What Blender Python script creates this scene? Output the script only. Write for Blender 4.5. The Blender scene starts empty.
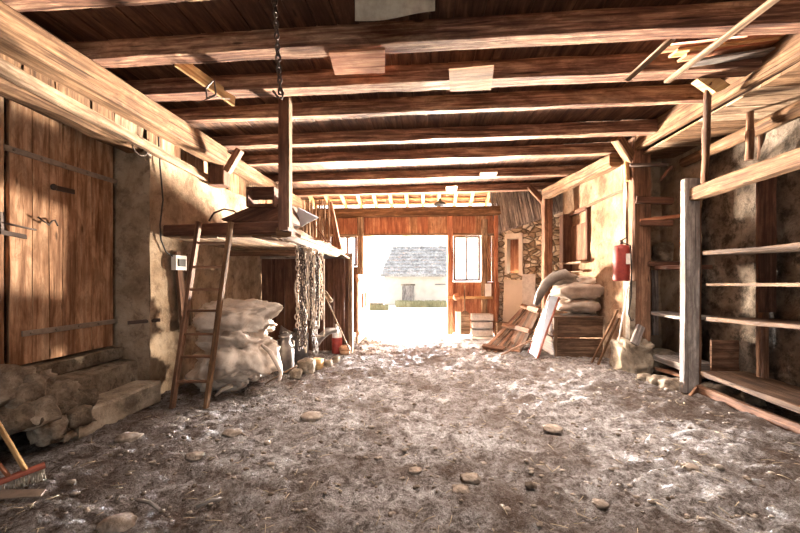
import bpy, bmesh, math, random
from mathutils import Vector, Matrix, noise
random.seed(7)
S = bpy.context.scene
COL = S.collection
F = 370.0; TH = math.atan(25/370.0); CS, SN = math.cos(TH), math.sin(TH); CAMZ = 1.5
# ---- where things stand: a direction seen from the camera spot, at a chosen distance / plane
def W(px, py, d):
    u = (px-400)/F; v = (278-py)/F
    return Vector((d*(u*CS-SN), d*(u*SN+CS), CAMZ+v*d))
def WX(px, py, X): return W(px, py, X/(((px-400)/F)*CS-SN))
def WY(px, py, Y): return W(px, py, Y/(((px-400)/F)*SN+CS))
def WZ(px, py, Z): return W(px, py, (Z-CAMZ)/((278-py)/F))
V = Vector
def fn(p, s=1.0, o=0.0): return noise.noise(V((p[0]*s+o, p[1]*s-o*.7, p[2]*s+o*1.3)))
def R(a): return math.radians(a)

# ---------------------------------------------------------------- materials
class NT:
    def __init__(s, name):
        s.m = bpy.data.materials.new(name); s.m.use_nodes = True
        s.t = s.m.node_tree; s.n = s.t.nodes; s.n.clear()
        s.out = s.n.new('ShaderNodeOutputMaterial'); s.b = s.n.new('ShaderNodeBsdfPrincipled')
        s.l(s.b.outputs[0], s.out.inputs[0])
    def l(s, a, b): s.t.links.new(a, b)
    def new(s, typ, **k):
        n = s.n.new(typ)
        for a, b in k.items(): setattr(n, a, b)
        return n
    def coords(s, kind='Object', scale=(1, 1, 1)):
        c = s.new('ShaderNodeTexCoord'); mp = s.new('ShaderNodeMapping')
        mp.inputs['Scale'].default_value = scale
        s.l(c.outputs[kind], mp.inputs[0]); return mp.outputs[0]
    def noise(s, vec, scale=1, detail=5, rough=.6, dist=0):
        n = s.new('ShaderNodeTexNoise'); s.l(vec, n.inputs['Vector'])
        n.inputs['Scale'].default_value = scale; n.inputs['Detail'].default_value = detail
        n.inputs['Roughness'].default_value = rough; n.inputs['Distortion'].default_value = dist
        return n.outputs['Fac']
    def voro(s, vec, scale=1, feature='F1', out='Distance', rnd=1):
        n = s.new('ShaderNodeTexVoronoi', feature=feature); s.l(vec, n.inputs['Vector'])
        n.inputs['Scale'].default_value = scale; n.inputs['Randomness'].default_value = rnd
        return n.outputs[out]
    def ramp(s, fac, stops, interp='LINEAR'):
        n = s.new('ShaderNodeValToRGB'); s.l(fac, n.inputs[0]); e = n.color_ramp.elements
        n.color_ramp.interpolation = interp
        while len(e) < len(stops): e.new(.5)
        for q, (p, c) in zip(e, stops):
            q.position = p; q.color = (c[0], c[1], c[2], 1) if not isinstance(c, (int, float)) else (c, c, c, 1)
        return n.outputs[0]
    def mix(s, fac, a, b, mode='MIX'):
        n = s.new('ShaderNodeMix', data_type='RGBA', blend_type=mode)
        for i, v in ((0, fac), (6, a), (7, b)):
            if isinstance(v, (int, float)): n.inputs[i].default_value = v
            elif isinstance(v, tuple): n.inputs[i].default_value = (*v, 1)
            else: s.l(v, n.inputs[i])
        return n.outputs[2]
    def math(s, op, a, b=0):
        n = s.new('ShaderNodeMath', operation=op)
        for i, v in ((0, a), (1, b)):
            if isinstance(v, (int, float)): n.inputs[i].default_value = v
            else: s.l(v, n.inputs[i])
        return n.outputs[0]
    def finish(s, col, rough=.85, bump=None, strength=.5, dist=.01, metal=0, spec=.2):
        if isinstance(col, tuple): s.b.inputs['Base Color'].default_value = (*col, 1)
        else: s.l(col, s.b.inputs['Base Color'])
        if isinstance(rough, (int, float)): s.b.inputs['Roughness'].default_value = rough
        else: s.l(rough, s.b.inputs['Roughness'])
        s.b.inputs['Metallic'].default_value = metal
        s.b.inputs['Specular IOR Level'].default_value = spec
        if bump is not None:
            n = s.new('ShaderNodeBump'); n.inputs['Strength'].default_value = strength
            n.inputs['Distance'].default_value = dist
            s.l(bump, n.inputs['Height']); s.l(n.outputs[0], s.b.inputs['Normal'])
        return s.m

def wood(name, dark, mid, light, crack=.5, fine=1.0, bump=.6, rough=.8):
    t = NT(name)
    g = t.noise(t.coords('UV', (1.3, 26*fine, 1)), 1, 8, .65, .35)
    lo = t.noise(t.coords('UV', (.5, 3.2, 1)), 1, 3, .6)
    st = t.noise(t.coords('UV', (3.5, 9, 1)), 1, 5, .7, .6)
    c = t.ramp(t.math('ADD', t.math('MULTIPLY', g, .65), t.math('MULTIPLY', lo, .35)), [(.40, dark), (.495, mid), (.61, light)])
    c = t.mix(t.ramp(st, [(.42, .55), (.6, 0)]), c, dark)
    kn = t.voro(t.coords('UV', (1.6, 7, 1)), 1)
    knf = t.ramp(kn, [(.05, 1), (.1, 0)])
    c = t.mix(t.math('MULTIPLY', knf, .8), c, tuple(x*.45 for x in dark))
    ck = t.noise(t.coords('UV', (1.0, 34, 1)), 1, 4, .55, .2)
    ckf = t.ramp(ck, [(.30, 1), (.36, 0)])
    c = t.mix(t.math('MULTIPLY', ckf, crack), c, tuple(x*.3 for x in dark))
    h = t.math('SUBTRACT', g, t.math('MULTIPLY', ckf, .8))
    return t.finish(c, rough, h, bump, .012)

def grainy(name, cols, scale=3, spots=None, bump=.5, bd=.02, rough=.95, fine=40, dscale=.5):
    t = NT(name); v = t.coords('Object')
    a = t.noise(v, scale, 9, .68, .3); b = t.noise(v, scale*dscale*.5, 3, .6); f_ = t.noise(v, fine, 4, .7)
    c = t.ramp(t.math('ADD', t.math('MULTIPLY', a, .65), t.math('MULTIPLY', b, .35)), cols)
    if spots:
        c = t.mix(t.ramp(t.noise(v, scale*2.3, 8, .72, .2), [(spots[1]-.04, spots[2]), (spots[1]+.10, 0)]), c, spots[0])
    c = t.mix(t.math('MULTIPLY', f_, .35), c, t.mix(.5, c, (.02, .015, .01)), 'MIX')
    return t.finish(c, rough, t.math('ADD', a, t.math('MULTIPLY', f_, .35)), bump, bd)

def plain(name, col, rough=.6, metal=0, bump=.15, var=.25, scale=12, spec=.3):
    t = NT(name); n = t.noise(t.coords('Object'), scale, 5, .65)
    c = t.mix(t.math('MULTIPLY', t.ramp(n, [(.4, 0), (.65, 1)]), var*2), col, tuple(x*.45 for x in col))
    return t.finish(c, rough, n, bump, .01, metal, spec)

M = {}
M['joist'] = wood('joist_wood', (.045, .02, .014), (.19, .095, .062), (.44, .29, .19), .95, 1, 1.0)
M['beam'] = wood('hewn_beam_wood', (.05, .023, .011), (.155, .084, .042), (.29, .175, .10), .7)
M['shelf'] = wood('dusty_shelf_wood', (.035, .019, .011), (.10, .058, .035), (.21, .135, .085), .6)
M['darkwood'] = wood('dark_red_wood', (.045, .02, .013), (.11, .052, .033), (.17, .085, .055), .35)
M['brown'] = wood('brown_post_wood', (.06, .030, .018), (.17, .085, .05), (.29, .165, .10), .6)
M['door'] = wood('door_plank_wood', (.15, .07, .035), (.42, .235, .135), (.62, .42, .27), .4, .55)
M['orange'] = wood('orange_board_wood', (.19, .07, .04), (.40, .175, .095), (.56, .31, .18), .4)
M['pale'] = wood('pale_lath_wood', (.08, .047, .028), (.25, .165, .105), (.42, .31, .215), .6)
M['yellow'] = wood('fresh_yellow_wood', (.28, .15, .06), (.52, .33, .15), (.64, .46, .25), .25)
M['grey'] = wood('weathered_grey_wood', (.09, .075, .07), (.27, .235, .21), (.46, .41, .37), .7)
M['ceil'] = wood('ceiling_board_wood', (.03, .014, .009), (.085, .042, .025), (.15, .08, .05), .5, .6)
M['plaster'] = grainy('lime_plaster', [(.34, (.14, .09, .055)), (.48, (.33, .24, .16)), (.64, (.48, .38, .28))], 2.6, ((.10, .06, .04), .40, .6), 1, .04)
M['plaster2'] = grainy('ochre_plaster', [(.34, (.13, .07, .04)), (.48, (.31, .19, .115)), (.64, (.44, .31, .21))], 2.4, ((.10, .055, .035), .41, .6), 1, .05)
M['darkwall'] = grainy('dark_plaster', [(.34, (.06, .042, .03)), (.5, (.17, .13, .10)), (.66, (.36, .30, .235))], 2.4, ((.02, .015, .01), .43, .8), 1, .05)  # darker plaster with near-black spots
M['stone'] = grainy('rough_stone', [(.36, (.07, .05, .035)), (.5, (.25, .20, .15)), (.64, (.44, .38, .31))], 6, ((.10, .07, .05), .38, .7), 1, .03)
M['sill'] = grainy('worn_sill_stone', [(.36, (.06, .045, .033)), (.5, (.19, .15, .11)), (.66, (.36, .30, .23))], 4, ((.04, .03, .022), .42, .7), .9, .03)
def earth():
    t = NT('trodden_earth'); v = t.coords('Object')
    a = t.noise(v, .8, 5, .65, .4); b = t.noise(v, 6, 10, .72, .6); f_ = t.noise(v, 34, 8, .75, .3)
    e = t.noise(v, 110, 3, .7)
    c = t.ramp(t.math('ADD', t.math('MULTIPLY', b, .55), t.math('MULTIPLY', f_, .45)),
               [(.36, (.026, .018, .014)), (.44, (.13, .108, .096)), (.51, (.34, .31, .295)), (.61, (.66, .64, .635))])
    c = t.mix(t.ramp(a, [(.40, .75), (.56, 0)]), c, (.10, .066, .047))
    c = t.mix(t.ramp(e, [(.36, .8), (.46, 0)]), c, (.035, .024, .018))
    p = t.voro(v, 26); pf = t.ramp(p, [(.10, 1), (.2, 0)])
    c = t.mix(t.math('MULTIPLY', pf, t.ramp(t.noise(v, 3, 2), [(.5, 0), (.62, .55)])), c, (.60, .55, .49))
    h = t.math('ADD', t.math('MULTIPLY', b, 1.0), t.math('ADD', t.math('MULTIPLY', f_, .7), t.math('MULTIPLY', e, .25)))
    return t.finish(c, .8, h, 1.0, .075, spec=.12)
M['earth'] = earth()
M['kerb'] = grainy('pale_kerb_stone', [(.36, (.12, .09, .065)), (.5, (.34, .28, .21)), (.66, (.52, .45, .36))], 3, ((.08, .06, .045), .40, .6), .8, .03)
M['clod'] = grainy('dry_clod', [(.35, (.07, .05, .035)), (.5, (.24, .19, .15)), (.66, (.46, .40, .34))], 9, None, .8, .02)
M['outground'] = grainy('pale_gravel', [(.35, (.50, .47, .43)), (.5, (.60, .57, .53)), (.66, (.68, .66, .62))], 3, None, .3, .02)
def rubble():
    t = NT('rubble_masonry'); v = t.coords('Object')
    ds = t.new('ShaderNodeVectorMath', operation='ADD'); nz = t.new('ShaderNodeTexNoise'); t.l(v, nz.inputs['Vector']); nz.inputs['Scale'].default_value = 3
    sc = t.new('ShaderNodeVectorMath', operation='SCALE'); sc.inputs['Scale'].default_value = .12; t.l(nz.outputs['Color'], sc.inputs[0]); t.l(v, ds.inputs[0]); t.l(sc.outputs[0], ds.inputs[1]); w = ds.outputs[0]
    mp = t.new('ShaderNodeMapping'); mp.inputs['Scale'].default_value = (1, 1, 1.6); t.l(w, mp.inputs[0]); w = mp.outputs[0]
    e = t.voro(w, 5.5, 'DISTANCE_TO_EDGE'); col = t.voro(w, 5.5, 'F1', 'Color')
    bw = t.new('ShaderNodeRGBToBW'); t.l(col, bw.inputs[0])
    c = t.ramp(bw.outputs[0], [(.2, (.28, .21, .14)), (.5, (.52, .43, .32)), (.8, (.72, .65, .54))])
    n = t.noise(v, 14, 6, .7); c = t.mix(t.ramp(n, [(.4, .4), (.6, 0)]), c, (.16, .11, .07))
    c = t.mix(t.ramp(e, [(.01, 1), (.06, 0)]), c, (.10, .07, .045))
    return t.finish(c, .95, t.math('ADD', t.ramp(e, [(0, 0), (.15, 1)]), t.math('MULTIPLY', n, .4)), 1, .06)
M['rubble'] = rubble()
M['iron'] = plain('rusty_iron', (.085, .06, .05), .65, .4, .4)
M['strap'] = plain('dull_strap_iron', (.33, .27, .22), .55, .5, .4)
M['sack'] = grainy('woven_plastic_sack', [(.3, (.26, .20, .15)), (.5, (.48, .40, .33)), (.7, (.62, .54, .46))], 4, ((.26, .20, .15), .38, .5), .4, .02, .5, 60)
M['sackbrown'] = grainy('dusty_brown_sack', [(.3, (.16, .12, .09)), (.5, (.30, .24, .19)), (.7, (.44, .37, .31))], 4.5, None, .4, .02, .8, 60)
M['tarp'] = grainy('grey_tarpaulin', [(.3, (.05, .043, .036)), (.5, (.13, .11, .093)), (.7, (.25, .215, .18))], 4, None, .5, .02, .6)
M['can'] = plain('dull_zinc', (.27, .25, .24), .42, .75, .2)
M['darkcan'] = plain('dark_zinc', (.13, .125, .13), .45, .6, .2)
M['red'] = plain('faded_red_paint', (.30, .045, .035), .45, 0, .15, .3)
M['red2'] = plain('dull_red_wood_paint', (.36, .11, .07), .6, 0, .2)
M['white'] = plain('white_plastic', (.72, .70, .66), .4, 0, .05, .12)
M['whitebrd'] = plain('pale_blue_board', (.62, .70, .80), .35, 0, .1, .15, 4, .5)
M['black'] = plain('black_rubber', (.03, .028, .028), .6, 0, .1)
M['rope'] = plain('old_rope', (.50, .40, .31), .9, 0, .5)
M['straw'] = plain('straw', (.55, .45, .30), .8, 0, .1)
M['zincbox'] = plain('pale_grey_crate', (.50, .48, .46), .6, 0, .2)
M['web'] = plain('dusty_cloth', (.42, .37, .30), .9, 0, .4)
M['roofstone'] = grainy('old_roof_slabs', [(.35, (.16, .15, .15)), (.5, (.34, .33, .33)), (.66, (.55, .54, .53))], 5, ((.10, .09, .09), .42, .7), .8, .04)
M['housewall'] = grainy('pale_house_render', [(.3, (.42, .37, .31)), (.5, (.56, .50, .43)), (.7, (.64, .59, .52))], 1, None, .2, .02)
M['grass'] = grainy('grass_blades', [(.35, (.10, .10, .055)), (.5, (.22, .205, .12)), (.66, (.34, .31, .20))], 2, None, .2, .02)
M['tile'] = grainy('underside_tiles', [(.35, (.30, .12, .06)), (.5, (.48, .24, .12)), (.66, (.60, .36, .2))], 4, None, .3, .02)
t = NT('window_glass'); t.b.inputs['Transmission Weight'].default_value = 0; t.b.inputs['Base Color'].default_value = (.9, .95, 1, 1)
gl = t.new('ShaderNodeBsdfTransparent'); gs = t.new('ShaderNodeBsdfGlossy'); gs.inputs['Roughness'].default_value = .08
mx = t.new('ShaderNodeMixShader'); mx.inputs[0].default_value = .08
gl.inputs[0].default_value = (.92, .95, .97, 1)
t.l(gl.outputs[0], mx.inputs[1]); t.l(gs.outputs[0], mx.inputs[2]); t.l(mx.outputs[0], t.out.inputs[0]); M['glass'] = t.m

# ---------------------------------------------------------------- mesh builder
class MB:
    def __init__(s): s.v = []; s.f = []; s.uv = []; s.sm = []
    def face(s, idx, uv, smooth=False): s.f.append(idx); s.uv.append(uv); s.sm.append(smooth)
    def beam(s, p0, p1, w, h, up=(0, 0, 1), seg=None, j=.006, ch=None, sag=0, jo=None, taper=1):
        """hewn timber from p0 to p1 with section w (side) x h (up), chamfered and slightly uneven"""
        p0 = V(p0); p1 = V(p1); d = p1-p0; L = d.length; a = d/L; up = V(up)
        side = a.cross(up)
        if side.length < 1e-4: side = a.cross(V((0, 1, 0)))
        side.normalize(); u = side.cross(a).normalized()
        if ch is None: ch = min(w, h)*.12
        n = seg or max(1, int(L/.25)); o = random.uniform(0, 500) if jo is None else jo
        hw, hh = w/2, h/2; c = ch
        prof = [(-hw+c, -hh), (hw-c, -hh), (hw, -hh+c), (hw, hh-c), (hw-c, hh), (-hw+c, hh), (-hw, hh-c), (-hw, -hh+c)]
        per = [0]
        for i in range(8):
            q, r = prof[i], prof[(i+1) % 8]; per.append(per[-1]+math.hypot(q[0]-r[0], q[1]-r[1]))
        base = len(s.v); uo, vo = random.uniform(0, 40), random.uniform(0, 40)
        for i in range(n+1):
            t_ = i/n; pt = p0+d*t_ - V((0, 0, sag*4*t_*(1-t_))); k = 1+(taper-1)*t_
            for m_, (x, y) in enumerate(prof):
                jx = noise.noise(V((t_*L*2.2+o, m_*1.7, o*.3)))*j*2; jy = noise.noise(V((t_*L*2.2-o, m_*1.7+9, o*.3)))*j*2
                s.v.append(pt+side*(x*k+jx)+u*(y*k+jy))
        for i in range(n):
            for m_ in range(8):
                m2 = (m_+1) % 8; A = base+i*8
                u0, u1 = uo+L*i/n, uo+L*(i+1)/n
                s.face((A+m_, A+m2, A+8+m2, A+8+m_), ((u0, vo+per[m_]), (u0, vo+per[m_+1]), (u1, vo+per[m_+1]), (u1, vo+per[m_])))
        for i, rev in ((0, True), (n, False)):
            idx = [base+i*8+m_ for m_ in range(8)]; uvs = [(uo+x*.3, vo+y*1.5) for x, y in prof]
            if rev: idx.reverse(); uvs.reverse()
            s.face(tuple(idx), tuple(uvs))
        return s
    def box(s, lo, hi, axis=None, j=.002, ch=.004, seg=None):
        lo = V(lo); hi = V(hi); c = (lo+hi)/2; sz = hi-lo
        if axis is None: axis = max(range(3), key=lambda i: sz[i])
        a, b = c.copy(), c.copy(); a[axis] = lo[axis]; b[axis] = hi[axis]
        if axis == 0: return s.beam(a, b, sz[1], sz[2], (0, 0, 1), seg, j, ch)
        if axis == 1: return s.beam(a, b, sz[0], sz[2], (0, 0, 1), seg, j, ch)
        return s.beam(a, b, sz[0], sz[1], (0, 1, 0), seg, j, ch)
    def tube(s, pts, r, n=8, closed=False, smooth=True):
        pts = [V(p) for p in pts]; k = len(pts); rr = r if isinstance(r, (list, tuple)) else [r]*k
        base = len(s.v); prev = None; uo = random.uniform(0, 30); acc = 0
        us = []
        for i, p in enumerate(pts):
            if closed: tan = pts[(i+1) % k]-pts[i-1]
            else: tan = pts[min(i+1, k-1)]-pts[max(i-1, 0)]
            tan.normalize()
            if prev is None:
                nn = tan.cross(V((0, 0, 1)))
                if nn.length < .1: nn = tan.cross(V((1, 0, 0)))
            else: nn = prev-tan*prev.dot(tan)
            nn.normalize(); prev = nn; b = tan.cross(nn)
            if i: acc += (p-pts[i-1]).length
            us.append(uo+acc)
            for m_ in range(n):
                a = 2*math.pi*m_/n; s.v.append(p+(nn*math.cos(a)+b*math.sin(a))*rr[i])
        rng = range(k) if closed else range(k-1)
        for i in rng:
            A = base+i*n; B = base+((i+1) % k)*n
            for m_ in range(n):
                m2 = (m_+1) % n; v0, v1 = m_/n*rr[i]*6.28, (m_+1)/n*rr[i]*6.28
                u0, u1 = us[i], us[i]+.05 if i == k-1 else us[i+1]
                s.face((A+m_, A+m2, B+m2, B+m_), ((u0, v0), (u0, v1), (u1, v1), (u1, v0)), smooth)
        if not closed:
            s.face(tuple(base+m_ for m_ in reversed(range(n))), tuple((0, 0) for _ in range(n)))
            s.face(tuple(base+(k-1)*n+m_ for m_ in range(n)), tuple((0, 0) for _ in range(n)))
        return s
    def lathe(s, c, prof, n=20, tilt=None):
        c = V(c); pts = []; mt = tilt or Matrix.Identity(3); base = len(s.v)
        for r, z in prof:
            for m_ in range(n):
                a = 2*math.pi*m_/n; s.v.append(c+mt @ V((r*math.cos(a), r*math.sin(a), z)))
        for i in range(len(prof)-1):
            A = base+i*n
            for m_ in range(n):
                m2 = (m_+1) % n
                s.face((A+m_, A+m2, A+n+m2, A+n+m_), ((m_/n, prof[i][1]), (m_/n+1/n, prof[i][1]), (m_/n+1/n, prof[i+1][1]), (m_/n, prof[i+1][1])), True)
        return s
    def slab(s, poly, vec):
        """flat outline poly (list of points) given thickness along vec"""
        poly = [V(p) for p in poly]; vec = V(vec); n = len(poly); b = len(s.v)
        s.v += poly+[p+vec for p in poly]; uo, vo = random.uniform(0, 30), random.uniform(0, 30)
        e = (poly[1]-poly[0]).normalized(); nn = (poly[1]-poly[0]).cross(poly[2]-poly[0]).normalized(); g = nn.cross(e)
        uvs = [(uo+(p-poly[0]).dot(e), vo+(p-poly[0]).dot(g)) for p in poly]
        s.face(tuple(b+i for i in reversed(range(n))), tuple(reversed(uvs))); s.face(tuple(b+n+i for i in range(n)), tuple(uvs))
        for i in range(n):
            k = (i+1) % n; s.face((b+i, b+k, b+n+k, b+n+i), (uvs[i], uvs[k], (uvs[k][0], uvs[k][1]+.03), (uvs[i][0], uvs[i][1]+.03)))
        return s
    def blob(s, c, size, amp=.15, fr=2.0, sub=3, seed=0, sq=1.0, flat=None, rot=None):
        bm = bmesh.new(); bmesh.ops.create_icosphere(bm, subdivisions=sub, radius=1); base = len(s.v)
        c = V(c); mt = rot or Matrix.Identity(3)
        for v in bm.verts:
            p = v.co.normalized(); q = V([math.copysign(abs(x)**sq, x) for x in p])
            k = 1+amp*noise.fractal(p*fr+V((seed*3.1, seed*1.7, seed)), .7, 2.1, 4)
            q = V((q.x*size[0], q.y*size[1], q.z*size[2]))*k
            if flat is not None and q.z < -flat: q.z = -flat+(q.z+flat)*.15
            s.v.append(c+mt @ q)
        for f_ in bm.faces: s.face(tuple(base+v.index for v in f_.verts), tuple((v.co.x*.3, v.co.z*.3) for v in f_.verts), True)
        bm.free(); return s
    def grid(s, fnc, us, vs, smooth=True, uvs=1.0):
        base = len(s.v); nu, nv = len(us), len(vs)
        for a in us:
            for b in vs: s.v.append(V(fnc(a, b)))
        for i in range(nu-1):
            for k in range(nv-1):
                A = base+i*nv+k
                s.face((A, A+nv, A+nv+1, A+1), ((us[i], vs[k]), (us[i+1], vs[k]), (us[i+1], vs[k+1]), (us[i], vs[k+1])), smooth)
        return s
    def build(s, name, mat, parent=None, keep=False):
        me = bpy.data.meshes.new(name)
        if parent is not None: o0 = chain_loc(parent)
        elif keep: o0 = V((0, 0, 0))
        else:
            xs = [v.x for v in s.v]; ys = [v.y for v in s.v]; zs = [v.z for v in s.v]
            o0 = V(((min(xs)+max(xs))/2, (min(ys)+max(ys))/2, min(zs)))
        me.from_pydata([tuple(v-o0) for v in s.v], [], s.f)
        ul = me.uv_layers.new(name='UVMap'); flat = [c for u in s.uv for p in u for c in p]
        ul.data.foreach_set('uv', flat); me.polygons.foreach_set('use_smooth', s.sm)
        me.materials.append(M[mat] if isinstance(mat, str) else mat); me.update()
        o = bpy.data.objects.new(name, me); COL.objects.link(o)
        if parent is not None: o.parent = parent
        else: o.location = o0
        return o
def chain_loc(o):
    p = V(o.location)
    while o.parent: o = o.parent; p += V(o.location)
    return p
def tag(o, label, cat, group=None, kind=None):
    o['label'] = label; o['category'] = cat
    if group: o['group'] = group
    if kind: o['kind'] = kind
    return o
def thing(name, label, cat, loc, group=None):
    o = bpy.data.objects.new(name, None); COL.objects.link(o); o.location = V(loc); o.empty_display_size = .1
    return tag(o, label, cat, group)
def struct(o): o['kind'] = 'structure'; return o
def lin(a, b, n): return [a+(b-a)*i/n for i in range(n+1)]
def frange(a, b, st):
    n = max(1, round(abs(b-a)/st)); return lin(a, b, n)

# ---------------------------------------------------------------- camera, world, render
cam = bpy.data.objects.new('camera', bpy.data.cameras.new('camera')); COL.objects.link(cam)
cam.data.sensor_width = 36; cam.data.lens = F*36/800; cam.data.shift_y = 11.5/800
cam.location = (0, 0, CAMZ); cam.rotation_euler = (R(90), 0, TH); cam.data.clip_end = 400; S.camera = cam
w = bpy.data.worlds.new('sky'); S.world = w; w.use_nodes = True
bg = w.node_tree.nodes['Background']; bg.inputs[0].default_value = (.90, .95, 1, 1); bg.inputs[1].default_value = 3.0
sun = bpy.data.objects.new('sun', bpy.data.lights.new('sun', 'SUN')); COL.objects.link(sun)
sun.data.energy = 28; sun.data.angle = R(1.5); sun.data.color = (1, .93, .82)
sdir = V((.42, -.85, -1.15)).normalized(); sun.rotation_euler = sdir.to_track_quat('-Z', 'Y').to_euler(); sun.location = (-3, 14, 12)
S.view_settings.view_transform = 'Standard'; S.view_settings.look = 'None'; S.view_settings.gamma = 1
S.view_settings.exposure = 0.0
S.cycles.use_denoising = True; S.cycles.max_bounces = 10; S.cycles.diffuse_bounces = 8; S.cycles.sample_clamp_indirect = 30

def area(name, loc, to, sx, sy, power, col, spread=180):
    l = bpy.data.lights.new(name, 'AREA'); l.shape = 'RECTANGLE'; l.size = sx; l.size_y = sy; l.energy = power; l.color = col; l.spread = R(spread)
    o = bpy.data.objects.new(name, l); COL.objects.link(o); o.location = loc; o.rotation_euler = (V(to)-V(loc)).to_track_quat('-Z', 'Y').to_euler(); return o
# unseen fill lights: strips added between the joists to brighten the floor
for k_, (y_, p_) in enumerate(((3.47, 210), (4.74, 165), (6.58, 130))):
    area('joist_fill_strip', (.3, y_, 3.69), (.3, y_, 0), 5.2, .16, p_, (1, .86, .76), 105)
area('yard_cool_fill', (1.6, 13.4, .75), (-.3, 4.6, 0), 1.0, .4, 420, (.78, .88, 1), 45)  # added pair of cool fills grazing the floor, hidden behind the front wall
area('yard_cool_fill', (-2.9, 13.4, .75), (1.4, 4.6, 0), 1.0, .4, 420, (.78, .88, 1), 45)
area('rear_fill', (0, -6.6, 1.3), (0, 0, 1.3), 5.0, 2.4, 130, (1, .95, .9))  # added soft fill light behind the viewer
# added warm fill lights hidden beyond the gateway, brightening the joist undersides
area('yard_warm_fill', (-2.75, 13.2, .35), (.2, 4.0, 4.6), .9, .5, 2700, (1, .85, .68), 60)
area('yard_warm_fill', (-2.5, 11.2, .45), (1.5, 5.0, 2.3), .9, .7, 2300, (1, .86, .70), 110)
area('yard_warm_fill', (1.55, 13.2, .35), (-.9, 4.0, 4.6), .9, .5, 2700, (1, .85, .68), 60)
area('yard_warm_fill', (1.5, 11.2, .45), (-2.2, 5.0, 2.3), .9, .7, 2600, (1, .84, .66), 110)
# ---------------------------------------------------------------- floor
def fz(x, y):
    p = V((x, y, 0))
    h = .045*noise.noise(p*.8+V((3, 1, 0)))
    h += .035*(abs(noise.noise(p*2.1))-.25)
    r = noise.fractal(p*5.5, .85, 2.1, 4); h += .036*r; h -= .05*max(0, noise.noise(p*3.3+V((7, 2, 0)))-.32); h += .014*noise.fractal(p*17, .9, 2.1, 2)
    c = noise.noise(p*.9+V((9, 4, 2)))
    st = noise.voronoi(V((x*5.2+.25*noise.noise(p*4), y*6.5, 0)))[0][0]
    k = max(0, min(1, (c+.15)*3)); k = max(k, math.exp(-((x-.9)/.9)**2)*min(1, max(0, (y-2.6)/1.5))); h += k*.085*max(0, .42-st)
    lane = math.exp(-((x-.9)/1.1)**2)
    h += -.02*lane + .03*math.exp(-((x-2.6)/.7)**2)
    if y > 8: h *= max(.2, 1-(y-8)*.7)
    if y < 1.5: h *= .6
    return h
ys = [.7]
while ys[-1] < 9.25: ys.append(ys[-1]+max(.022, .0068*ys[-1]))
mb = MB(); mb.grid(lambda a, b: (a, b, fz(a, b)), frange(-4.4, 4.4, .034), ys)
struct(mb.build('floor', 'earth', keep=True))
mb = MB()
def gz(x, y): return -.01-.0405*max(0, y-11)+.02*noise.noise(V((x*.6, y*.6, 0)))
mb.grid(lambda a, b: (a, b, gz(a, b)), frange(-30, 30, .5), frange(9.2, 60, .5))  # reaches inside the gateway, its pale colour standing in for sunlit floor
struct(mb.build('ground_outside', 'outground', keep=True))
mb = MB(); mb.grid(lambda a, b: (a, b, -.02), [-4.4, 4.4], [-7, .72]); struct(mb.build('floor', 'earth', keep=True))

# ---------------------------------------------------------------- ceiling and joists
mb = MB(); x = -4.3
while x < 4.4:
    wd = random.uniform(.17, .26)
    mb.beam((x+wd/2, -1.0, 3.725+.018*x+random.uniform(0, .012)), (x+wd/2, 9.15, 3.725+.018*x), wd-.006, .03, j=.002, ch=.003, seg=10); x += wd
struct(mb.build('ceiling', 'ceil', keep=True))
near = [(233, 221), (193, 183), (164, 159.5), (136, 130.5), (117, 112.5), (98, 94.5), (84, 81.5)]
ords = ['nearest fully visible hewn joist under the dark ceiling boards', 'second hewn joist, with the pale board scraps nailed on it', 'third hewn joist from the viewer',
        'fourth hewn joist, just before the right post bracket', 'fifth hewn joist, above the small far side brace', 'sixth thin looking hewn joist, next to last toward the gateway', 'last hewn joist before the porch rafters']
jd = []
sp = []
for a, b in near:
    d0 = 2.0*F/a; wd = max(.14, min(.2, 2.0*F/b-d0)); sp.append((d0, wd))
sp = [(2.40, .2)]+sp
ords = ['topmost hewn joist crossing the upper left corner of the photo']+ords
for k, (d0, wd) in enumerate(sp):
    Y = d0*CS; hj = .19 if k < 4 else .17; wd = wd if k < 3 else wd*.78
    mb = MB(); mb.beam((-3.33, Y+wd/2, 3.50+hj/2), (3.32, Y+wd/2, 3.5+hj/2+.018*(3.45)), wd, hj, j=.006, ch=.010, seg=40)
    tag(mb.build('ceiling_joist', 'joist'), ords[k], 'beam', 'ceiling joists crossing the barn')
jz = lambda x: 3.5+.018*x
jY = [d0*CS for d0, _ in sp]

# ---------------------------------------------------------------- left wall
def wallgrid(x, y0, y1, z0, z1, amp, seed=0, st=.07, face=1, topf=None):
    mb = MB(); mb.grid(lambda a, b: (x+amp*noise.fractal(V((a*2.2, b*2.2, seed)), .8, 2, 4)*face, a, b if topf is None else z0+(b-z0)*(topf(a)-z0)/(z1-z0)), frange(y0, y1, st), frange(z0, z1, st)); return mb
mb = wallgrid(-3.37, 4.32, 10.1, -.1, 3.02, .022, 3)
mb.grid(lambda a, b: (a, 4.32+.012*noise.fractal(V((a*3, b*3, 8)), .8, 2, 4), b), frange(-3.95, -3.37, .05), frange(-.1, 3.2, .07))
struct(mb.build('wall_left', 'plaster', keep=True))
mb = MB(); mb.box((-4.0, -7, -.1), (-3.92, 4.34, 4.2), 1); mb.box((-3.95, 4.36, -.1), (-3.46, 10.1, 4.2), 1, 0, .001)
struct(mb.build('wall_left', 'darkwall', keep=True))
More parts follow.
